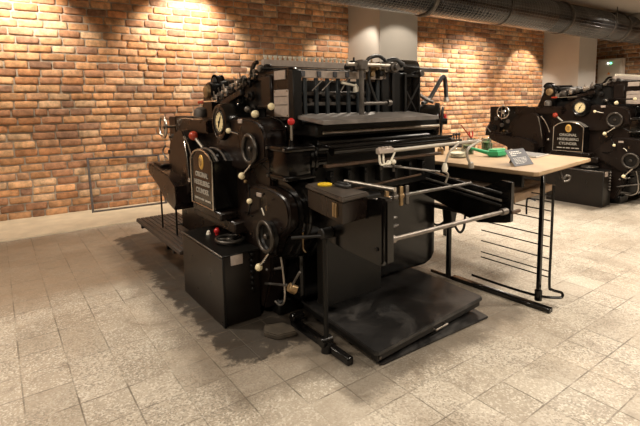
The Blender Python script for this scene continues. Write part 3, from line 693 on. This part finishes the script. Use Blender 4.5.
    m = MB(); m.beam((2.19, 2.20, 1.24), (2.19, 2.20, 1.565), .022, .022); m.beam((2.30, 2.19, 1.24), (2.30, 2.19, 1.54), .018, .018); m.beam((2.30, 2.19, 1.53), (2.44, 2.19, 1.53), .013, .016); m.beam((2.44, 2.19, 1.24), (2.44, 2.19, 1.54), .013, .016)
    m.beam((2.31, 2.185, 1.30), (2.43, 2.185, 1.47), .008, .012, .001); m.beam((2.31, 2.185, 1.42), (2.43, 2.185, 1.25), .008, .012, .001); m.build('hopper_frame', DARK, t)
    m = MB(); m.box(2.10, 2.34, 2.205, 2.25, 1.23, 1.55, .006); m.build('hopper_plate', BLACKS, t)
    m = MB(); m.cyl((2.14, 2.20, 1.575), (2.14, 2.12, 1.575), .035, n=20, bev=.004); m.cyl((2.14, 2.12, 1.575), (2.14, 2.10, 1.575), .018, n=14); m.box(2.09, 2.13, 2.14, 2.2, 1.55, 1.61, .004); m.build('shaft_bearing', DSTEEL, t)
    m = MB(); m.box(2.22, 2.80, 2.225, 2.255, 1.565, 1.592, .004); m.build('side_arm', DSTEEL, t)
    m = MB(); m.cyl((2.455, 2.17, 1.545), (2.455, 2.22, 1.545), .022, n=16, bev=.004); m.build('arm_pivot', DSTEEL, t)
    # ---- blower drum on the far side with its hose
    m = MB(); m.cyl((2.40, 2.40, 1.25), (2.575, 2.15, 1.215), .095, .11, n=32, bev=.01); m.lathe((2.575, 2.14, 1.212), (.60, -.80, -.06), [(0, .02), (.09, .02), (.125, .012), (.130, 0), (.130, -.02), (0, -.02)], 40); dr = m.build('blower_drum', BLACK, t)
    m = MB(); c = V((2.588, 2.122, 1.211)); d = V((.60, -.80, -.06)).normalized(); x_, y_, _ = frame_from(d); m.ring(c+d*.01, d, .095, .008, 28, 8)
    for i in range(5):
        a = i*2*math.pi/5; m.beam(c+d*.012, c+d*.012+(x_*math.cos(a)+y_*math.sin(a))*.10, .014, .008)
    m.lathe(c, d, [(0, .05), (.02, .05), (.026, 0), (0, 0)], 16); m.build('drum_wheel', BLACKS, dr)
    m = MB(); m.box(2.635, 2.66, 2.122, 2.134, 1.215, 1.26, .003); m.build('red_tag', RED, dr)
    m = MB(); m.tube([(2.58, 2.28, 1.335), (2.64, 2.28, 1.36), (2.70, 2.28, 1.42), (2.79, 2.28, 1.525), (2.82, 2.28, 1.535), (2.835, 2.28, 1.50), (2.82, 2.26, 1.42), (2.80, 2.24, 1.35)], .016, 10, smooth=4); hz = m.build('air_hose', HOSE, t)
    m = MB(); m.cyl((2.80, 2.24, 1.345), (2.805, 2.245, 1.375), .022, n=14); m.build('hose_clip', STEEL, hz)
    m = MB(); m.tube([(2.50, 2.24, 1.40), (2.54, 2.22, 1.37), (2.60, 2.20, 1.345)], .013, 8, smooth=3); m.build('air_tube', DSTEEL, t)
    # ---- feed board and crosswise bars
    m = MB(); m.prism('x', 1.42, 2.36, [(1.945, 1.236), (1.945, 1.258), (2.24, 1.290), (2.24, 1.268)], bev=.003); m.build('feed_board', feedm, t)
    m = MB(); m.box(1.46, 2.5, 2.06, 2.4, 1.16, 1.235, .01); m.build('under_board_frame', BLACKS, t)
    for (y, z, r, mt) in ((2.06, 1.185, .010, STEEL), (1.98, 1.09, .030, BLACK), (2.18, 1.10, .085, BLACK), (2.14, .90, .03, DARK)):
        m = MB(); m.cyl((1.50, y, z), (2.50, y, z), r, n=24, bev=.004); m.build('cylinder_bar', mt, t)
    m = MB(); m.box(1.46, 2.50, 1.94, 2.02, 1.105, 1.125, .006); m.build('guard_bar', BLACK, t)
    m = MB(); m.box(1.48, 2.46, 2.0, 2.035, .99, 1.008, .004); m.build('wooden_bar', BWOOD, t)
    m = MB(); m.box(1.46, 2.52, 2.10, 2.22, .80, 1.10, .01); m.build('front_panel', BLACKS, t)
    for k in range(7):
        x = 1.56+.13*k; m = MB(); m.box(x-.012, x+.012, 2.05, 2.11, .86, .96, .004); m.cyl((x, 2.04, .93), (x, 2.1, .93), .01, n=8); m.build('gripper_finger', DARK, t)
    m = MB(); m.beam((1.56, 1.93, .865), (2.14, 1.90, .90), .010, .010, .001); m.build('copper_rod', BWOOD, t)
    # ---- low feet, hoses, rods
    m = MB(); m.box(1.38, 1.62, 2.40, 2.9, 0, .10, .01); m.box(1.30, 1.45, 2.75, 3.2, 0, .3, .01); m.build('machine_foot', BLACKS, t)
    m = MB(); m.tube([(1.30, 2.22, .46), (1.30, 2.20, .38), (1.30, 2.185, .26), (1.30, 2.20, .19), (1.30, 2.25, .155), (1.31, 2.32, .15)], .006, 8, smooth=6); m.build('steel_pipe', STEEL, t)
    m = MB(); m.cyl((1.30, 2.42, .235), (1.30, 2.15, .31), .008, n=8); m.cyl((1.30, 2.40, .33), (1.36, 2.30, .36), .01, n=8); m.build('pedal_rod', DSTEEL, t)
    m = MB(); m.box(1.255, 1.265, 2.36, 2.415, .80, .822, .001); m.build('small_label', LABEL, t)
    m = MB(); m.box(1.257, 1.266, 2.585, 2.64, 1.235, 1.262, .002); m.build('small_label', LABEL, t)
    m = MB(); m.tube([(1.258, 2.36, .735), (1.25, 2.33, .722), (1.25, 2.315, .70)], .004, 6); m.build('small_hook', IVORY, t)
    m = MB(); m.beam((1.255, 2.30, .76), (1.255, 2.295, .73), .008, .005); m.build('brass_pointer', BRASS, t)
    for i in range(9):
        a = math.radians(200+i*35); m = MB(); m.cyl((1.255, 2.32+.19*math.cos(a), .70+.125*math.sin(a)), (1.264, 2.32+.19*math.cos(a), .70+.125*math.sin(a)), .006, n=8)
        m.build('cover_bolt', DARK, t)
    return t
mat_slat = mat('slate_grey_slat', (.028, .034, .038), .35, metal=.2)
feedm = mat('worn_grey_feed_board', (.20, .18, .165), .4, metal=.35, var=.35, vscale=9)

press = make_press()
press_b = copy_tree(press)
press_b.location = V(press.location)+V((5.038, -.036, 0))
press_b['label'] = 'farther large black cylinder printing press beyond the work table at the right edge'

# ------------------------------------------------------------------ delivery end of the nearer press (more of its parts)
P_ = press
m = MB(); m.prism('x', 1.42, 1.455, [(1.49, .605), (1.50, .585), (1.53, .58), (1.90, .60), (2.12, .72), (2.12, .80), (2.06, .865), (1.55, .893), (1.50, .89), (1.49, .875)], bev=.008)
m.prism('x', 1.435, 1.49, [(1.48, .60), (1.48, .89), (1.50, .905), (1.55, .905), (1.55, .60)], bev=.008); m.build('delivery_side_plate', BLACK, P_)
m = MB(); m.cyl((1.413, 1.53, .66), (1.422, 1.53, .66), .010, n=12); m.cyl((1.413, 1.60, .80), (1.422, 1.60, .80), .008, n=12); m.build('plate_screw', DARK, P_)
m = MB(); m.prism('z', .80, .908, [(1.242, 1.562), (1.418, 1.592), (1.418, 1.96), (1.315, 1.945)], bev=.008); tr = m.build('tool_tray', BLACK_WARMLIT, P_)
m = MB(); m.prism('z', .906, .93, [(1.232, 1.550), (1.418, 1.580), (1.418, 1.972), (1.306, 1.953)], bev=.006); m.build('tray_top', mat('worn_tray_top', (.045, .035, .027), .5, var=.4, vscale=12), tr)
m = MB(); m.box(1.247, 1.262, 1.636, 1.648, .825, .892, .001); m.box(1.243, 1.258, 1.612, 1.624, .825, .892, .001); m.build('brass_strip', BRASS, tr)
m = MB(); m.cyl((1.375, 1.885, 0), (1.375, 1.885, .66), .0135, n=14, bev=.002); m.build('delivery_post', BLACKS, P_)
m = MB(); m.cyl((1.35, 1.885, .665), (1.42, 1.885, .665), .03, n=18, bev=.005); m.build('post_clamp', DARK, P_)
m = MB(); m.lathe((1.375, 1.885, 0), (0, 0, 1), [(0, .06), (.026, .06), (.03, 0), (0, 0)], 18); m.build('post_foot', DARK, P_)
m = MB(); m.cyl((1.24, 2.0, .64), (1.36, 1.885, .655), .009, n=10); m.build('clamp_rod', DARK, P_)
m = MB(); m.cyl((1.34, 2.04, .76), (1.34, 2.04, .69), .007, n=10); m.tube([(1.34, 2.04, .69), (1.34, 2.04, .58), (1.335, 2.03, .55), (1.33, 2.0, .54)], .0035, 8, smooth=4); m.build('brass_rod', BRONZE, P_)
m = MB(); m.box(1.375, 1.415, 1.70, 2.26, .0, .045, .006); m.cyl((1.36, 2.22, .065), (1.44, 2.22, .065), .028, n=16, bev=.004); m.cyl((1.34, 1.89, .06), (1.41, 1.89, .06), .03, n=16, bev=.004); m.build('floor_rail', BLACK, P_)
# right-hand delivery frame
m = MB(); m.prism('x', 2.46, 2.50, [(1.485, .622), (1.485, .862), (1.55, .868), (1.70, .80), (2.20, .88), (2.20, .70), (1.71, .575), (1.52, .61)], bev=.006); m.build('delivery_side_plate', BLACK, P_)
for z, mt in ((.80, DARK), (.755, DSTEEL), (.725, DARK)):
    m = MB(); m.beam((2.42, 2.18, z+.07), (2.42, 1.52, z), .018, .012); m.build('delivery_rail', mt, P_)
m = MB(); m.box(2.475, 2.56, 1.475, 1.495, .67, .69, .003); m.build('rail_stub', BWOOD, P_)
m = MB(); m.cyl((1.49, 1.515, .695), (2.46, 1.505, .69), .012, n=14); m.cyl((1.47, 1.515, .695), (1.52, 1.515, .695), .02, n=14); m.cyl((2.40, 1.505, .69), (2.45, 1.505, .69), .02, n=14); m.build('delivery_rod', MSTEEL, P_)
m = MB(); m.cyl((1.455, 1.515, .73), (1.50, 1.515, .73), .012, n=10); m.beam((1.48, 1.52, .75), (1.55, 1.52, .76), .02, .008); m.beam((1.48, 1.52, .795), (1.54, 1.52, .80), .02, .008); m.cyl((1.46, 1.55, .775), (1.53, 1.55, .775), .012, n=10); m.build('rod_bracket', DSTEEL, P_)
m = MB(); m.cyl((1.46, 1.76, .832), (2.44, 1.75, .828), .010, n=12); m.build('clip_rod', DSTEEL, P_)
for x in (1.70, 1.76, 1.81, 1.855):
    m = MB(); m.box(x-.012, x+.012, 1.742, 1.758, .775 if x != 1.76 else .82, .885, .003); m.cyl((x-.016, 1.755, .83), (x+.016, 1.755, .83), .016, n=12); m.build('sheet_clip', BRASS if x in (1.70, 1.81) else DSTEEL, P_)
m = MB(); m.box(1.46, 1.90, 2.0, 2.09, .18, .80, .01); m.build('lower_guard', BLACKS, P_)
# white tube with hooks and hoses
m = MB(); m.cyl((1.575, 1.69, 1.098), (2.46, 1.715, 1.10), .0105, n=14); tb = m.build('air_bar', WHOSE, P_)
m = MB(); m.box(1.575, 1.68, 1.675, 1.705, 1.088, 1.116, .004)
for k in range(4): m.cyl((1.59+k*.025, 1.69, 1.116), (1.59+k*.025, 1.69, 1.123), .008, n=10)
m.build('bar_clamp', LABEL, tb)
for x in (1.588, 1.615):
    m = MB(); m.tube([(x, 1.69, 1.09), (x, 1.685, 1.045), (x+.008, 1.68, 1.032), (x+.035, 1.675, 1.035)], .0055, 8, smooth=5); m.build('hook', IVORY, tb)
m = MB(); m.cyl((1.70, 1.69, 1.09), (1.672, 1.69, 1.045), .005, n=8); m.ball((1.655, 1.69, 1.036), .014); m.ball((1.69, 1.69, 1.038), .014); m.build('thumb_screw', IVORY, tb)
m = MB(); m.tube([(2.24, 1.70, 1.095), (2.17, 1.67, 1.085), (2.11, 1.66, 1.06), (2.085, 1.66, 1.02), (2.07, 1.66, .975), (2.10, 1.68, .945), (2.15, 1.70, .92), (2.155, 1.72, .87)], .006, 10, smooth=5); m.build('white_hose', WHOSE, P_)
m = MB(); m.lathe((2.07, 1.66, 1.0), (0, 0, -1), [(0, 0), (.010, 0), (.018, .03), (.014, .05), (0, .05)], 14); m.build('hose_nozzle', IVORY, P_)
m = MB(); m.tube([(2.46, 1.70, 1.10), (2.34, 1.66, 1.09), (2.25, 1.64, 1.065), (2.25, 1.64, 1.02), (2.28, 1.64, .975)], .0075, 10, smooth=5); m.cyl((2.28, 1.64, .985), (2.29, 1.64, .955), .016, n=12); m.build('white_hose', WHOSE, P_)
m = MB(); m.cyl((1.80, 1.90, .99), (2.10, 1.72, .94), .007, n=8); m.cyl((1.80, 1.90, .96), (1.80, 1.90, 1.03), .008, n=8); m.cyl((1.86, 1.86, .95), (1.86, 1.86, 1.01), .008, n=8); m.cyl((1.78, 1.87, .985), (1.92, 1.86, .975), .008, n=8); m.build('linkage_rod', DSTEEL, P_)
# pale tube lying between the tray and the side plate
solo('steel_tube', MB().cyl((1.525, 1.515, .935), (1.50, 1.86, .935), .011, n=14), STEEL, 'pale steel tube resting lengthwise on the side plate beside the tool tray', 'tube', (1.51, 1.7, .925))

# ------------------------------------------------------------------ control cabinet
def cabinet(dx, dy, label):
    q = lambda x, y, z: (x+dx, y+dy, z)
    t = thing('control_cabinet', label, 'cabinet', q(1.15, 2.82, 0), 'control cabinets beside the presses')
    def bx(a, b, c, d, e, f, *r): return MB().box(a+dx, b+dx, c+dy, d+dy, e, f, *r)
    bx(1.045, 1.29, 2.475, 3.16, .0, .445, .006, 2).build('cabinet_body', CABM, t)
    bx(1.036, 1.046, 2.47, 3.165, .0, .435, .004).build('side_panel', CABM, t)
    bx(1.036, 1.295, 2.465, 3.17, .443, .452, .003).build('cabinet_top', BLACKS, t)
    bx(1.032, 1.040, 2.463, 3.172, .444, .455, .002).build('worn_edge', DSTEEL, t)
    bx(1.036, 1.05, 2.462, 2.476, 0, .44, .002).build('worn_edge', DARK, t)
    bx(1.095, 1.175, 2.468, 2.476, .380, .445, .002).build('paper_label', LABEL, t)
    for k in range(7):
        z = .425-.037*k; m = MB(); m.lathe(q(1.235, 2.475, z), (0, -1, 0), [(0, .02), (.008, .02), (.0125, .012), (.0135, 0), (0, 0)], 14); m.build('push_button', BLACKS if dx == 0 else DSTEEL, t)
    m = MB(); m.ring(q(1.20, 2.70, .475), (0, 0, 1), .088, .013, 32, 10)
    for i in range(3):
        a = i*2*math.pi/3+.4; m.beam(q(1.20, 2.70, .472), q(1.20+.088*math.cos(a), 2.70+.088*math.sin(a), .475), .022, .012)
    m.cyl(q(1.20, 2.70, .452), q(1.20, 2.70, .485), .024, n=18, bev=.004); m.build('top_handwheel', WHEELM, t)
    m = MB(); m.cyl(q(1.20, 2.92, .452), q(1.20, 2.92, .475), .012, n=12); m.ball(q(1.20, 2.92, .480), .021); m.build('red_button', RED, t)
    m = MB(); m.lathe(q(1.16, 2.97, .452), (0, 0, 1), [(0, .03), (.010, .026), (.016, .01), (.018, 0), (0, 0)], 14); m.build('white_button', IVORY, t)
    m = MB(); m.lathe(q(1.24, 3.0, .452), (0, 0, 1), [(0, .03), (.014, .026), (.018, .01), (.018, 0), (0, 0)], 14); m.build('dark_button', REDB, t)
    return t
CABM = mat('brown_black_cabinet_paint', (.009, .0065, .005), .30, spec=.32, var=.2, vscale=4, bump=.08, bscale=8)
cabinet(0, 0, 'low dark control cabinet beside the nearer press with a hand wheel on top')
cabinet(5.0, -.04, 'low black control cabinet in front of the farther press behind the work table')

# slatted footboard
t = thing('footboard', 'dark slatted footboard step running left along the nearer press', 'step', (1.2, 3.8, 0))
m = MB(); m.prism('z', .270, .288, [(1.02, 3.19), (1.29, 3.19), (1.29, 3.97), (1.42, 3.97), (1.42, 4.42), (1.02, 4.42)], bev=0)
for k in range(10):
    x0 = 1.022+k*.0398; m.box(x0, x0+.034, 3.19 if x0 < 1.25 else 3.97, 4.42, .286, .300, .003)
m.build('slatted_top', BOARDM, t)
for y in (3.35, 4.25):
    m = MB(); m.box(1.24, 1.28, y-.02, y+.02, 0, .27, .003); m.box(1.02, 1.28, y-.015, y+.015, .24, .27, .003); m.build('support_bracket', BLACKS, t)

# ------------------------------------------------------------------ delivery boards on the floor
t = thing('delivery_board', 'thick worn black board with a handle lying topmost on the floor before the press', 'board', (1.97, 1.97, .03))
m = MB(); m.prism('z', .088, .112, [(1.45, 1.582), (1.468, 1.566), (2.42, 1.635), (2.44, 1.655), (2.47, 2.37), (1.50, 2.32)], bev=.004); m.build('board_top', PILE, t)
m = MB(); m.prism('z', .045, .086, [(1.475, 1.585), (2.425, 1.655), (2.455, 2.35), (1.51, 2.31)], bev=.004); m.build('board_core', DARK, t)
m = MB(); m.tube([(1.93, 1.622, .066), (1.932, 1.594, .066), (2.042, 1.602, .066), (2.04, 1.630, .066)], .005, 8); m.build('handle', STEEL, t)
m = MB(); m.cyl((1.49, 1.59, .066), (1.491, 1.580, .066), .008, n=10); m.build('corner_screw', DSTEEL, t)
m = MB(); m.prism('z', .0, .042, [(1.53, 1.66), (2.40, 1.72), (2.42, 2.30), (1.55, 2.27)], bev=.004)
m.prism('z', .004, .016, [(1.515, 1.605), (1.54, 1.598), (2.40, 1.575), (2.43, 1.72), (1.53, 1.72)], bev=.002)
solo('base_plate', m, PILE, 'thin dark base plate under the thick black board on the floor', 'plate', (1.97, 1.95, 0))
m = MB(); m.prism('z', .0, .032, [(1.18, 2.235), (1.22, 2.15), (1.335, 2.125), (1.35, 2.19), (1.33, 2.27), (1.22, 2.31)], bev=.006)
solo('shim_block', m, BLOCKM, 'worn brown block lying on the floor between the control cabinet and delivery board', 'block', (1.28, 2.2, 0))
# tape and clip on the tray
m = MB(); m.lathe((1.36, 1.855, .93), (0, 0, 1), [(.016, 0), (.036, 0), (.038, .003), (.038, .008), (.036, .010), (.016, .010), (.014, .006), (.016, 0)], 28)
solo('tape_roll', m, YELLOW, 'small bright yellow tape roll on top of the tool tray', 'tape', (1.36, 1.855, .93))
m = MB(); m.box(1.375, 1.415, 1.70, 1.80, .93, .95, .006); m.box(1.385, 1.405, 1.71, 1.79, .95, .958, .004)
solo('rubber_block', m, HOSE, 'small black rubber block on the tool tray beside the pale tube', 'block', (1.395, 1.75, .93))

# ------------------------------------------------------------------ work table
t = thing('work_table', 'pale wooden work table on thin black steel legs between the two presses', 'table', (3.1, 2.0, 0))
m = MB(); m.prism('z', .878, .902, [(2.69, 1.475), (2.72, 1.455), (3.64, 1.555), (3.67, 1.59), (3.72, 3.0), (2.70, 3.0)], bev=.003); m.build('table_top', WOOD, t)
m = MB(); m.prism('z', .872, .879, [(2.70, 1.48), (2.72, 1.465), (3.64, 1.565), (3.66, 1.60), (3.71, 2.99), (2.71, 2.99)], bev=.001); m.build('top_edging', WOODE, t)
m = MB(); m.prism('z', .70, .745, [(2.63, 1.56), (3.22, 1.62), (3.22, 2.15), (2.63, 2.15)], bev=.004); m.build('shelf', WOODE, t)
m = MB(); m.beam((2.83, 1.49, .04), (2.83, 1.49, .875), .024, .024); m.cyl((2.83, 1.49, .03), (2.83, 1.49, .10), .024, n=16, bev=.003); m.build('leg', BLACK, t)
m = MB(); m.cyl((2.69, 2.11, .03), (2.69, 2.11, .52), .020, n=16); m.build('leg', BLACK, t)
m = MB(); m.prism('y', 2.07, 2.15, [(2.655, .55), (2.675, .42), (2.705, .42), (2.735, .55)], bev=.004); m.box(2.67, 2.72, 1.95, 2.38, .545, .575, .003)
for y in (2.0, 2.12, 2.2): m.cyl((2.664, y, .56), (2.672, y, .56), .006, n=8)
m.tube([(2.69, 1.97, .545), (2.69, 1.98, .44), (2.69, 2.02, .40), (2.69, 2.08, .47)], .009, 8, smooth=5); m.tube([(2.69, 2.13, .47), (2.69, 2.22, .41), (2.69, 2.32, .45), (2.69, 2.36, .54)], .009, 8, smooth=5)
m.build('leg_bracket', DARK, t)
m = MB(); m.beam((2.745, 2.11, .016), (2.775, 1.375, .016), .046, .030, .003, roll=0); m.build('floor_rail', BLACK, t)
m = MB(); m.beam((2.72, 2.10, .02), (2.72, 2.30, .02), .02, .02); m.build('rail_end', BLACK, t)
m = MB(); m.box(3.60, 3.64, 2.85, 2.90, .0, .872, .003); m.build('rear_leg', BLACK, t)
m = MB(); m.box(2.72, 2.76, 2.85, 2.90, .0, .872, .003); m.build('rear_leg', BLACK, t)
m = MB(); m.box(2.71, 2.74, 1.56, 2.9, .79, .87, .005); m.build('apron', BLACKS, t)
m = MB(); m.tube([(2.90, 1.455, .80), (2.90, 1.455, .42), (2.90, 1.455, .13), (2.905, 1.44, .10), (2.915, 1.405, .095), (2.925, 1.385, .09), (2.915, 1.375, .075), (2.89, 1.39, .065), (2.82, 1.50, .062), (2.80, 1.75, .060), (2.80, 1.98, .060)], .009, 8, smooth=5)
m.build('rack_frame', BLACK, t)
for z in (.74, .70, .64, .575, .47, .40, .32, .235, .195):
    y1 = 1.95 if z < .6 else 1.70
    m = MB(); m.cyl((2.885, 1.46, z-.01), (2.86, y1, z), .0042, n=8); m.build('rack_wire', BLACK, t)
m = MB(); m.tube([(2.81, 1.52, .70), (2.80, 1.56, .71), (2.80, 1.575, .69), (2.80, 1.575, .60)], .006, 8, smooth=4); m.build('rack_hook', BLACK, t)
m = MB(); m.tube([(3.15, 1.54, .874), (3.15, 1.53, .83), (3.16, 1.52, .805), (3.18, 1.51, .825), (3.21, 1.50, .815), (3.20, 1.505, .79), (3.16, 1.52, .785)], .007, 8, smooth=4); m.build('side_hook', DSTEEL, t)
solo('slab_board', MB().prism('z', .745, .775, [(2.72, 1.62), (3.12, 1.66), (3.12, 2.1), (2.72, 2.1)], bev=.004), mat('grey_brown_slab', (.20, .15, .11), .6, var=.2), 'grey-brown board lying on the shelf under the work table', 'board', (2.9, 1.8, .745))
TZ = .902
# placard
xd = V((.998, -.06, 0)).normalized(); zd = V((.061, .102, .098)); zd = (zd-xd*zd.dot(xd)*.35).normalized()
t = thing('placard', 'small dark grey placard with white text propped on the table', 'sign', (2.93, 1.70, TZ))
wd, hg = .212, .152
c0 = V((2.824, 1.68, TZ+.003))
def quadslab(mb, c, xd, zd, w_, h_, th):
    nn = xd.cross(zd).normalized()
    vs = [c+xd*a+zd*b+nn*d for d in (0, -th) for a, b in ((0, 0), (w_, 0), (w_, h_), (0, h_))]
    b = [mb.bm.verts.new(v) for v in vs]
    for f in ((0, 1, 2, 3), (7, 6, 5, 4), (0, 4, 5, 1), (1, 5, 6, 2), (2, 6, 7, 3), (3, 7, 4, 0)): mb.bm.faces.new([b[i] for i in f])
    return mb
quadslab(MB(), c0, xd, zd, wd, hg, .003).build('placard_face', GREY, t)
nn = xd.cross(zd).normalized()
m = MB()
for i, (u0, u1, v, h_) in enumerate(((.03, .14, .124, .007), (.03, .155, .108, .007), (.03, .09, .092, .006), (.03, .175, .068, .0032), (.03, .18, .056, .0032), (.03, .17, .044, .0032), (.03, .16, .032, .0032), (.03, .13, .020, .0032))):
    u = u0
    while u < u1:
        l = min(random.uniform(.010, .026), u1-u); quadslab(m, c0+xd*u+zd*v+nn*.0012, xd, zd, l, h_, .001); u += l+.007
m.build('placard_text', WHITE, t)
m = MB(); a = c0+xd*(wd/2)+zd*(hg*.8)-nn*.006; b = V((a.x, a.y, TZ+.002))-nn*.05; b.z = TZ+.003; m.beam(a, V((a.x+.02, a.y+.045, TZ+.003)), .03, .003, .0); m.build('prop_stand', GREY, t)
m = MB(); m.box(3.385, 3.425, 2.04, 2.07, TZ, TZ+.045, .004); m.box(3.387, 3.423, 2.042, 2.068, TZ+.045, TZ+.05, .002)
solo('white_tag', m, IVORY, 'tiny white block standing between the green can and the placard', 'block', (3.405, 2.055, TZ))
# catalogue pad
t = thing('open_catalogue', 'flat grey printed pad lying on the table right of the placard', 'book', (3.45, 1.95, TZ))
m = MB(); m.prism('z', TZ, TZ+.010, [(3.36, 1.83), (3.62, 1.86), (3.68, 2.15), (3.46, 2.14)], bev=.002); m.build('page_block', PAPER, t)
m = MB(); m.prism('z', TZ+.010, TZ+.013, [(3.38, 1.845), (3.60, 1.87), (3.66, 2.135), (3.47, 2.125)], bev=.001); cv = m.build('printed_cover', mat('printed_grey_cover', (.16, .15, .14), .5, var=.5, vscale=60), t)
# green oil can lying with long spout
t = thing('oil_can', 'green plastic oil can with a long tapering spout lying on the table', 'oil can', (3.28, 2.11, TZ))
m = MB(); m.prism('z', TZ, TZ+.058, [(3.165, 2.12), (3.20, 2.05), (3.33, 2.05), (3.40, 2.10), (3.38, 2.16), (3.24, 2.18)], bev=.014, seg=3); m.build('can_body', GREEN, t)
m = MB(); m.cyl((3.19, 2.12, TZ+.03), (3.17, 2.29, TZ+.063), .018, .009, n=16, bev=.002); m.build('spout', GREEN, t)
m = MB(); m.cyl((3.17, 2.288, TZ+.063), (3.167, 2.32, TZ+.069), .011, n=14, bev=.002); m.build('spout_cap', BLACKS, t)
# jars
def jar(x, y, r, h, label, fill, fh, lid=None):
    t = thing('glass_jar', label, 'jar', (x, y, TZ), None)
    m = MB(); m.lathe((x, y, TZ), (0, 0, 1), [(0, .004), (r-.004, .004), (r-.004, h), (r-.001, h+.003), (r, h), (r, .004), (r-.004, 0), (0, 0)], 28); m.build('jar_wall', glass, t)
    m = MB(); m.cyl((x, y, TZ+.005), (x, y, TZ+fh), r-.006, n=24, bev=.002); m.build('jar_contents', fill, t)
    if lid: m = MB(); m.cyl((x, y, TZ+h+.004), (x, y, TZ+h+.018), r+.001, n=24, bev=.003); m.build('lid', lid, t)
    return t
jar(3.00, 2.28, .066, .070, 'wide clear glass bowl holding white paste at the table left', IVORY, .036)
jar(3.24, 2.36, .050, .10, 'glass jar of dark green liquid behind the green spout', DGREEN, .075)
jar(3.48, 2.50, .036, .11, 'glass jar with brown contents and red brush between green jars', mat('brown_pigment', (.22, .07, .03), .4), .07)
jar(3.50, 2.36, .042, .115, 'glass jar of green liquid directly behind the green oil can', mat('moss_liquid', (.06, .13, .05), .3), .085)
t = thing('red_brush', 'long dark red brush leaning up out of the jars', 'brush', (3.40, 2.47, TZ+.1))
m = MB(); m.cyl((3.46, 2.49, TZ+.12), (3.26, 2.45, TZ+.245), .007, .004, n=10); m.build('brush_handle', REDB, t)
m = MB(); m.cyl((3.475, 2.493, TZ+.105), (3.46, 2.49, TZ+.12), .010, n=10); m.build('brush_ferrule', DSTEEL, t)
t = thing('red_pliers', 'pair of small red handled pliers standing up in the brown jar', 'pliers', (3.48, 2.50, TZ+.07))
for s_ in (-1, 1):
    m = MB(); m.tube([(3.485, 2.505, TZ+.10), (3.485+.02*s_, 2.505, TZ+.14), (3.485+.026*s_, 2.51, TZ+.175)], .006, 8, smooth=4); m.build('plier_handle', RED, t)
t = thing('clamp_tool', 'small black iron clamp with wing screws behind the glass bowl', 'tool', (3.54, 2.70, TZ))
m = MB(); m.box(3.45, 3.62, 2.68, 2.72, TZ, TZ+.03, .005); m.box(3.47, 3.49, 2.685, 2.715, TZ+.03, TZ+.10, .004); m.box(3.58, 3.60, 2.685, 2.715, TZ+.03, TZ+.09, .004); m.box(3.47, 3.60, 2.69, 2.71, TZ+.075, TZ+.09, .004); m.build('clamp_body', BLACKS, t)
m = MB()
for x in (3.49, 3.53, 3.57): m.cyl((x, 2.70, TZ+.09), (x, 2.70, TZ+.13), .006, n=8); m.ball((x, 2.70, TZ+.135), .016, (1.2, .5, 1))
m.build('wing_screw', DARK, t)
t = thing('bottle_row', 'x', 'x'); bpy.data.objects.remove(t)
for k, (x, y, h, mt, lab) in enumerate(((3.06, 2.50, .075, BRASS, 'small amber bottle on the table behind the white hose'), (3.30, 2.68, .085, BLACKS, 'small black bottle on the table left of the iron clamp'), (3.64, 2.42, .09, DGREEN, 'small dark green bottle right of the green jar on the table'), (3.36, 2.62, .10, BLACKS, 'small black bottle behind the jars near the farther press'))):
    t = thing('small_bottle', lab, 'bottle', (x, y, TZ))
    m = MB(); m.lathe((x, y, TZ), (0, 0, 1), [(0, 0), (.024, 0), (.026, .004), (.026, h*.65), (.012, h*.85), (.012, h), (0, h)], 20); m.build('bottle_body', mt, t)
    m = MB(); m.cyl((x, y, TZ+h), (x, y, TZ+h+.018), .015, n=14, bev=.002); m.build('bottle_cap', DSTEEL, t)

# ------------------------------------------------------------------ metal frame leaning on the brick, electrical panel
t = thing('metal_frame', 'empty dull grey metal frame leaning against the left brick wall', 'frame', tuple(wp(1.0, .15, .012)))
A = wp(.525, .20, .02); B = wp(1.44, .20, .02); Cc = wp(1.40, .05, .675); D = wp(.52, .05, .69)
FR = mat('dull_grey_frame', (.115, .10, .095), .5, metal=.5, var=.3, vscale=14)
for a, b, n_ in ((A, D, 'upright'), (B, Cc, 'upright'), (D, Cc, 'top_rail'), (A, B, 'bottom_rail')):
    e = (b-a).normalized()*.012
    m = MB(); m.beam(a-e, b+e, .030, .026, .003); m.build(n_, FR, t)
t = thing('electrical_panel', 'beige electrical box with two pilot lamps on the far right brick wall', 'electrical box', (12.4, 4.93, 1.4))
m = MB(); m.box(12.28, 12.47, 4.66, 5.20, 1.45, 2.31, .008); m.build('box_case', PANEL, t)
m = MB(); m.box(12.268, 12.282, 4.69, 5.17, 1.48, 2.28, .006); m.build('box_door', PANEL, t)
m = MB(); m.ball((12.262, 4.90, 2.20), .022); m.build('green_lamp', LED_G, t)
m = MB(); m.ball((12.262, 4.96, 2.20), .020); m.build('white_lamp', LED_W, t)
m = MB(); m.prism('x', 12.262, 12.27, [(4.90, 1.93), (4.97, 1.93), (4.935, 1.99)], bev=0); m.build('warning_sticker', ORANGE, t)
for o in bpy.data.objects:
    if 'o' in o: del o['o']
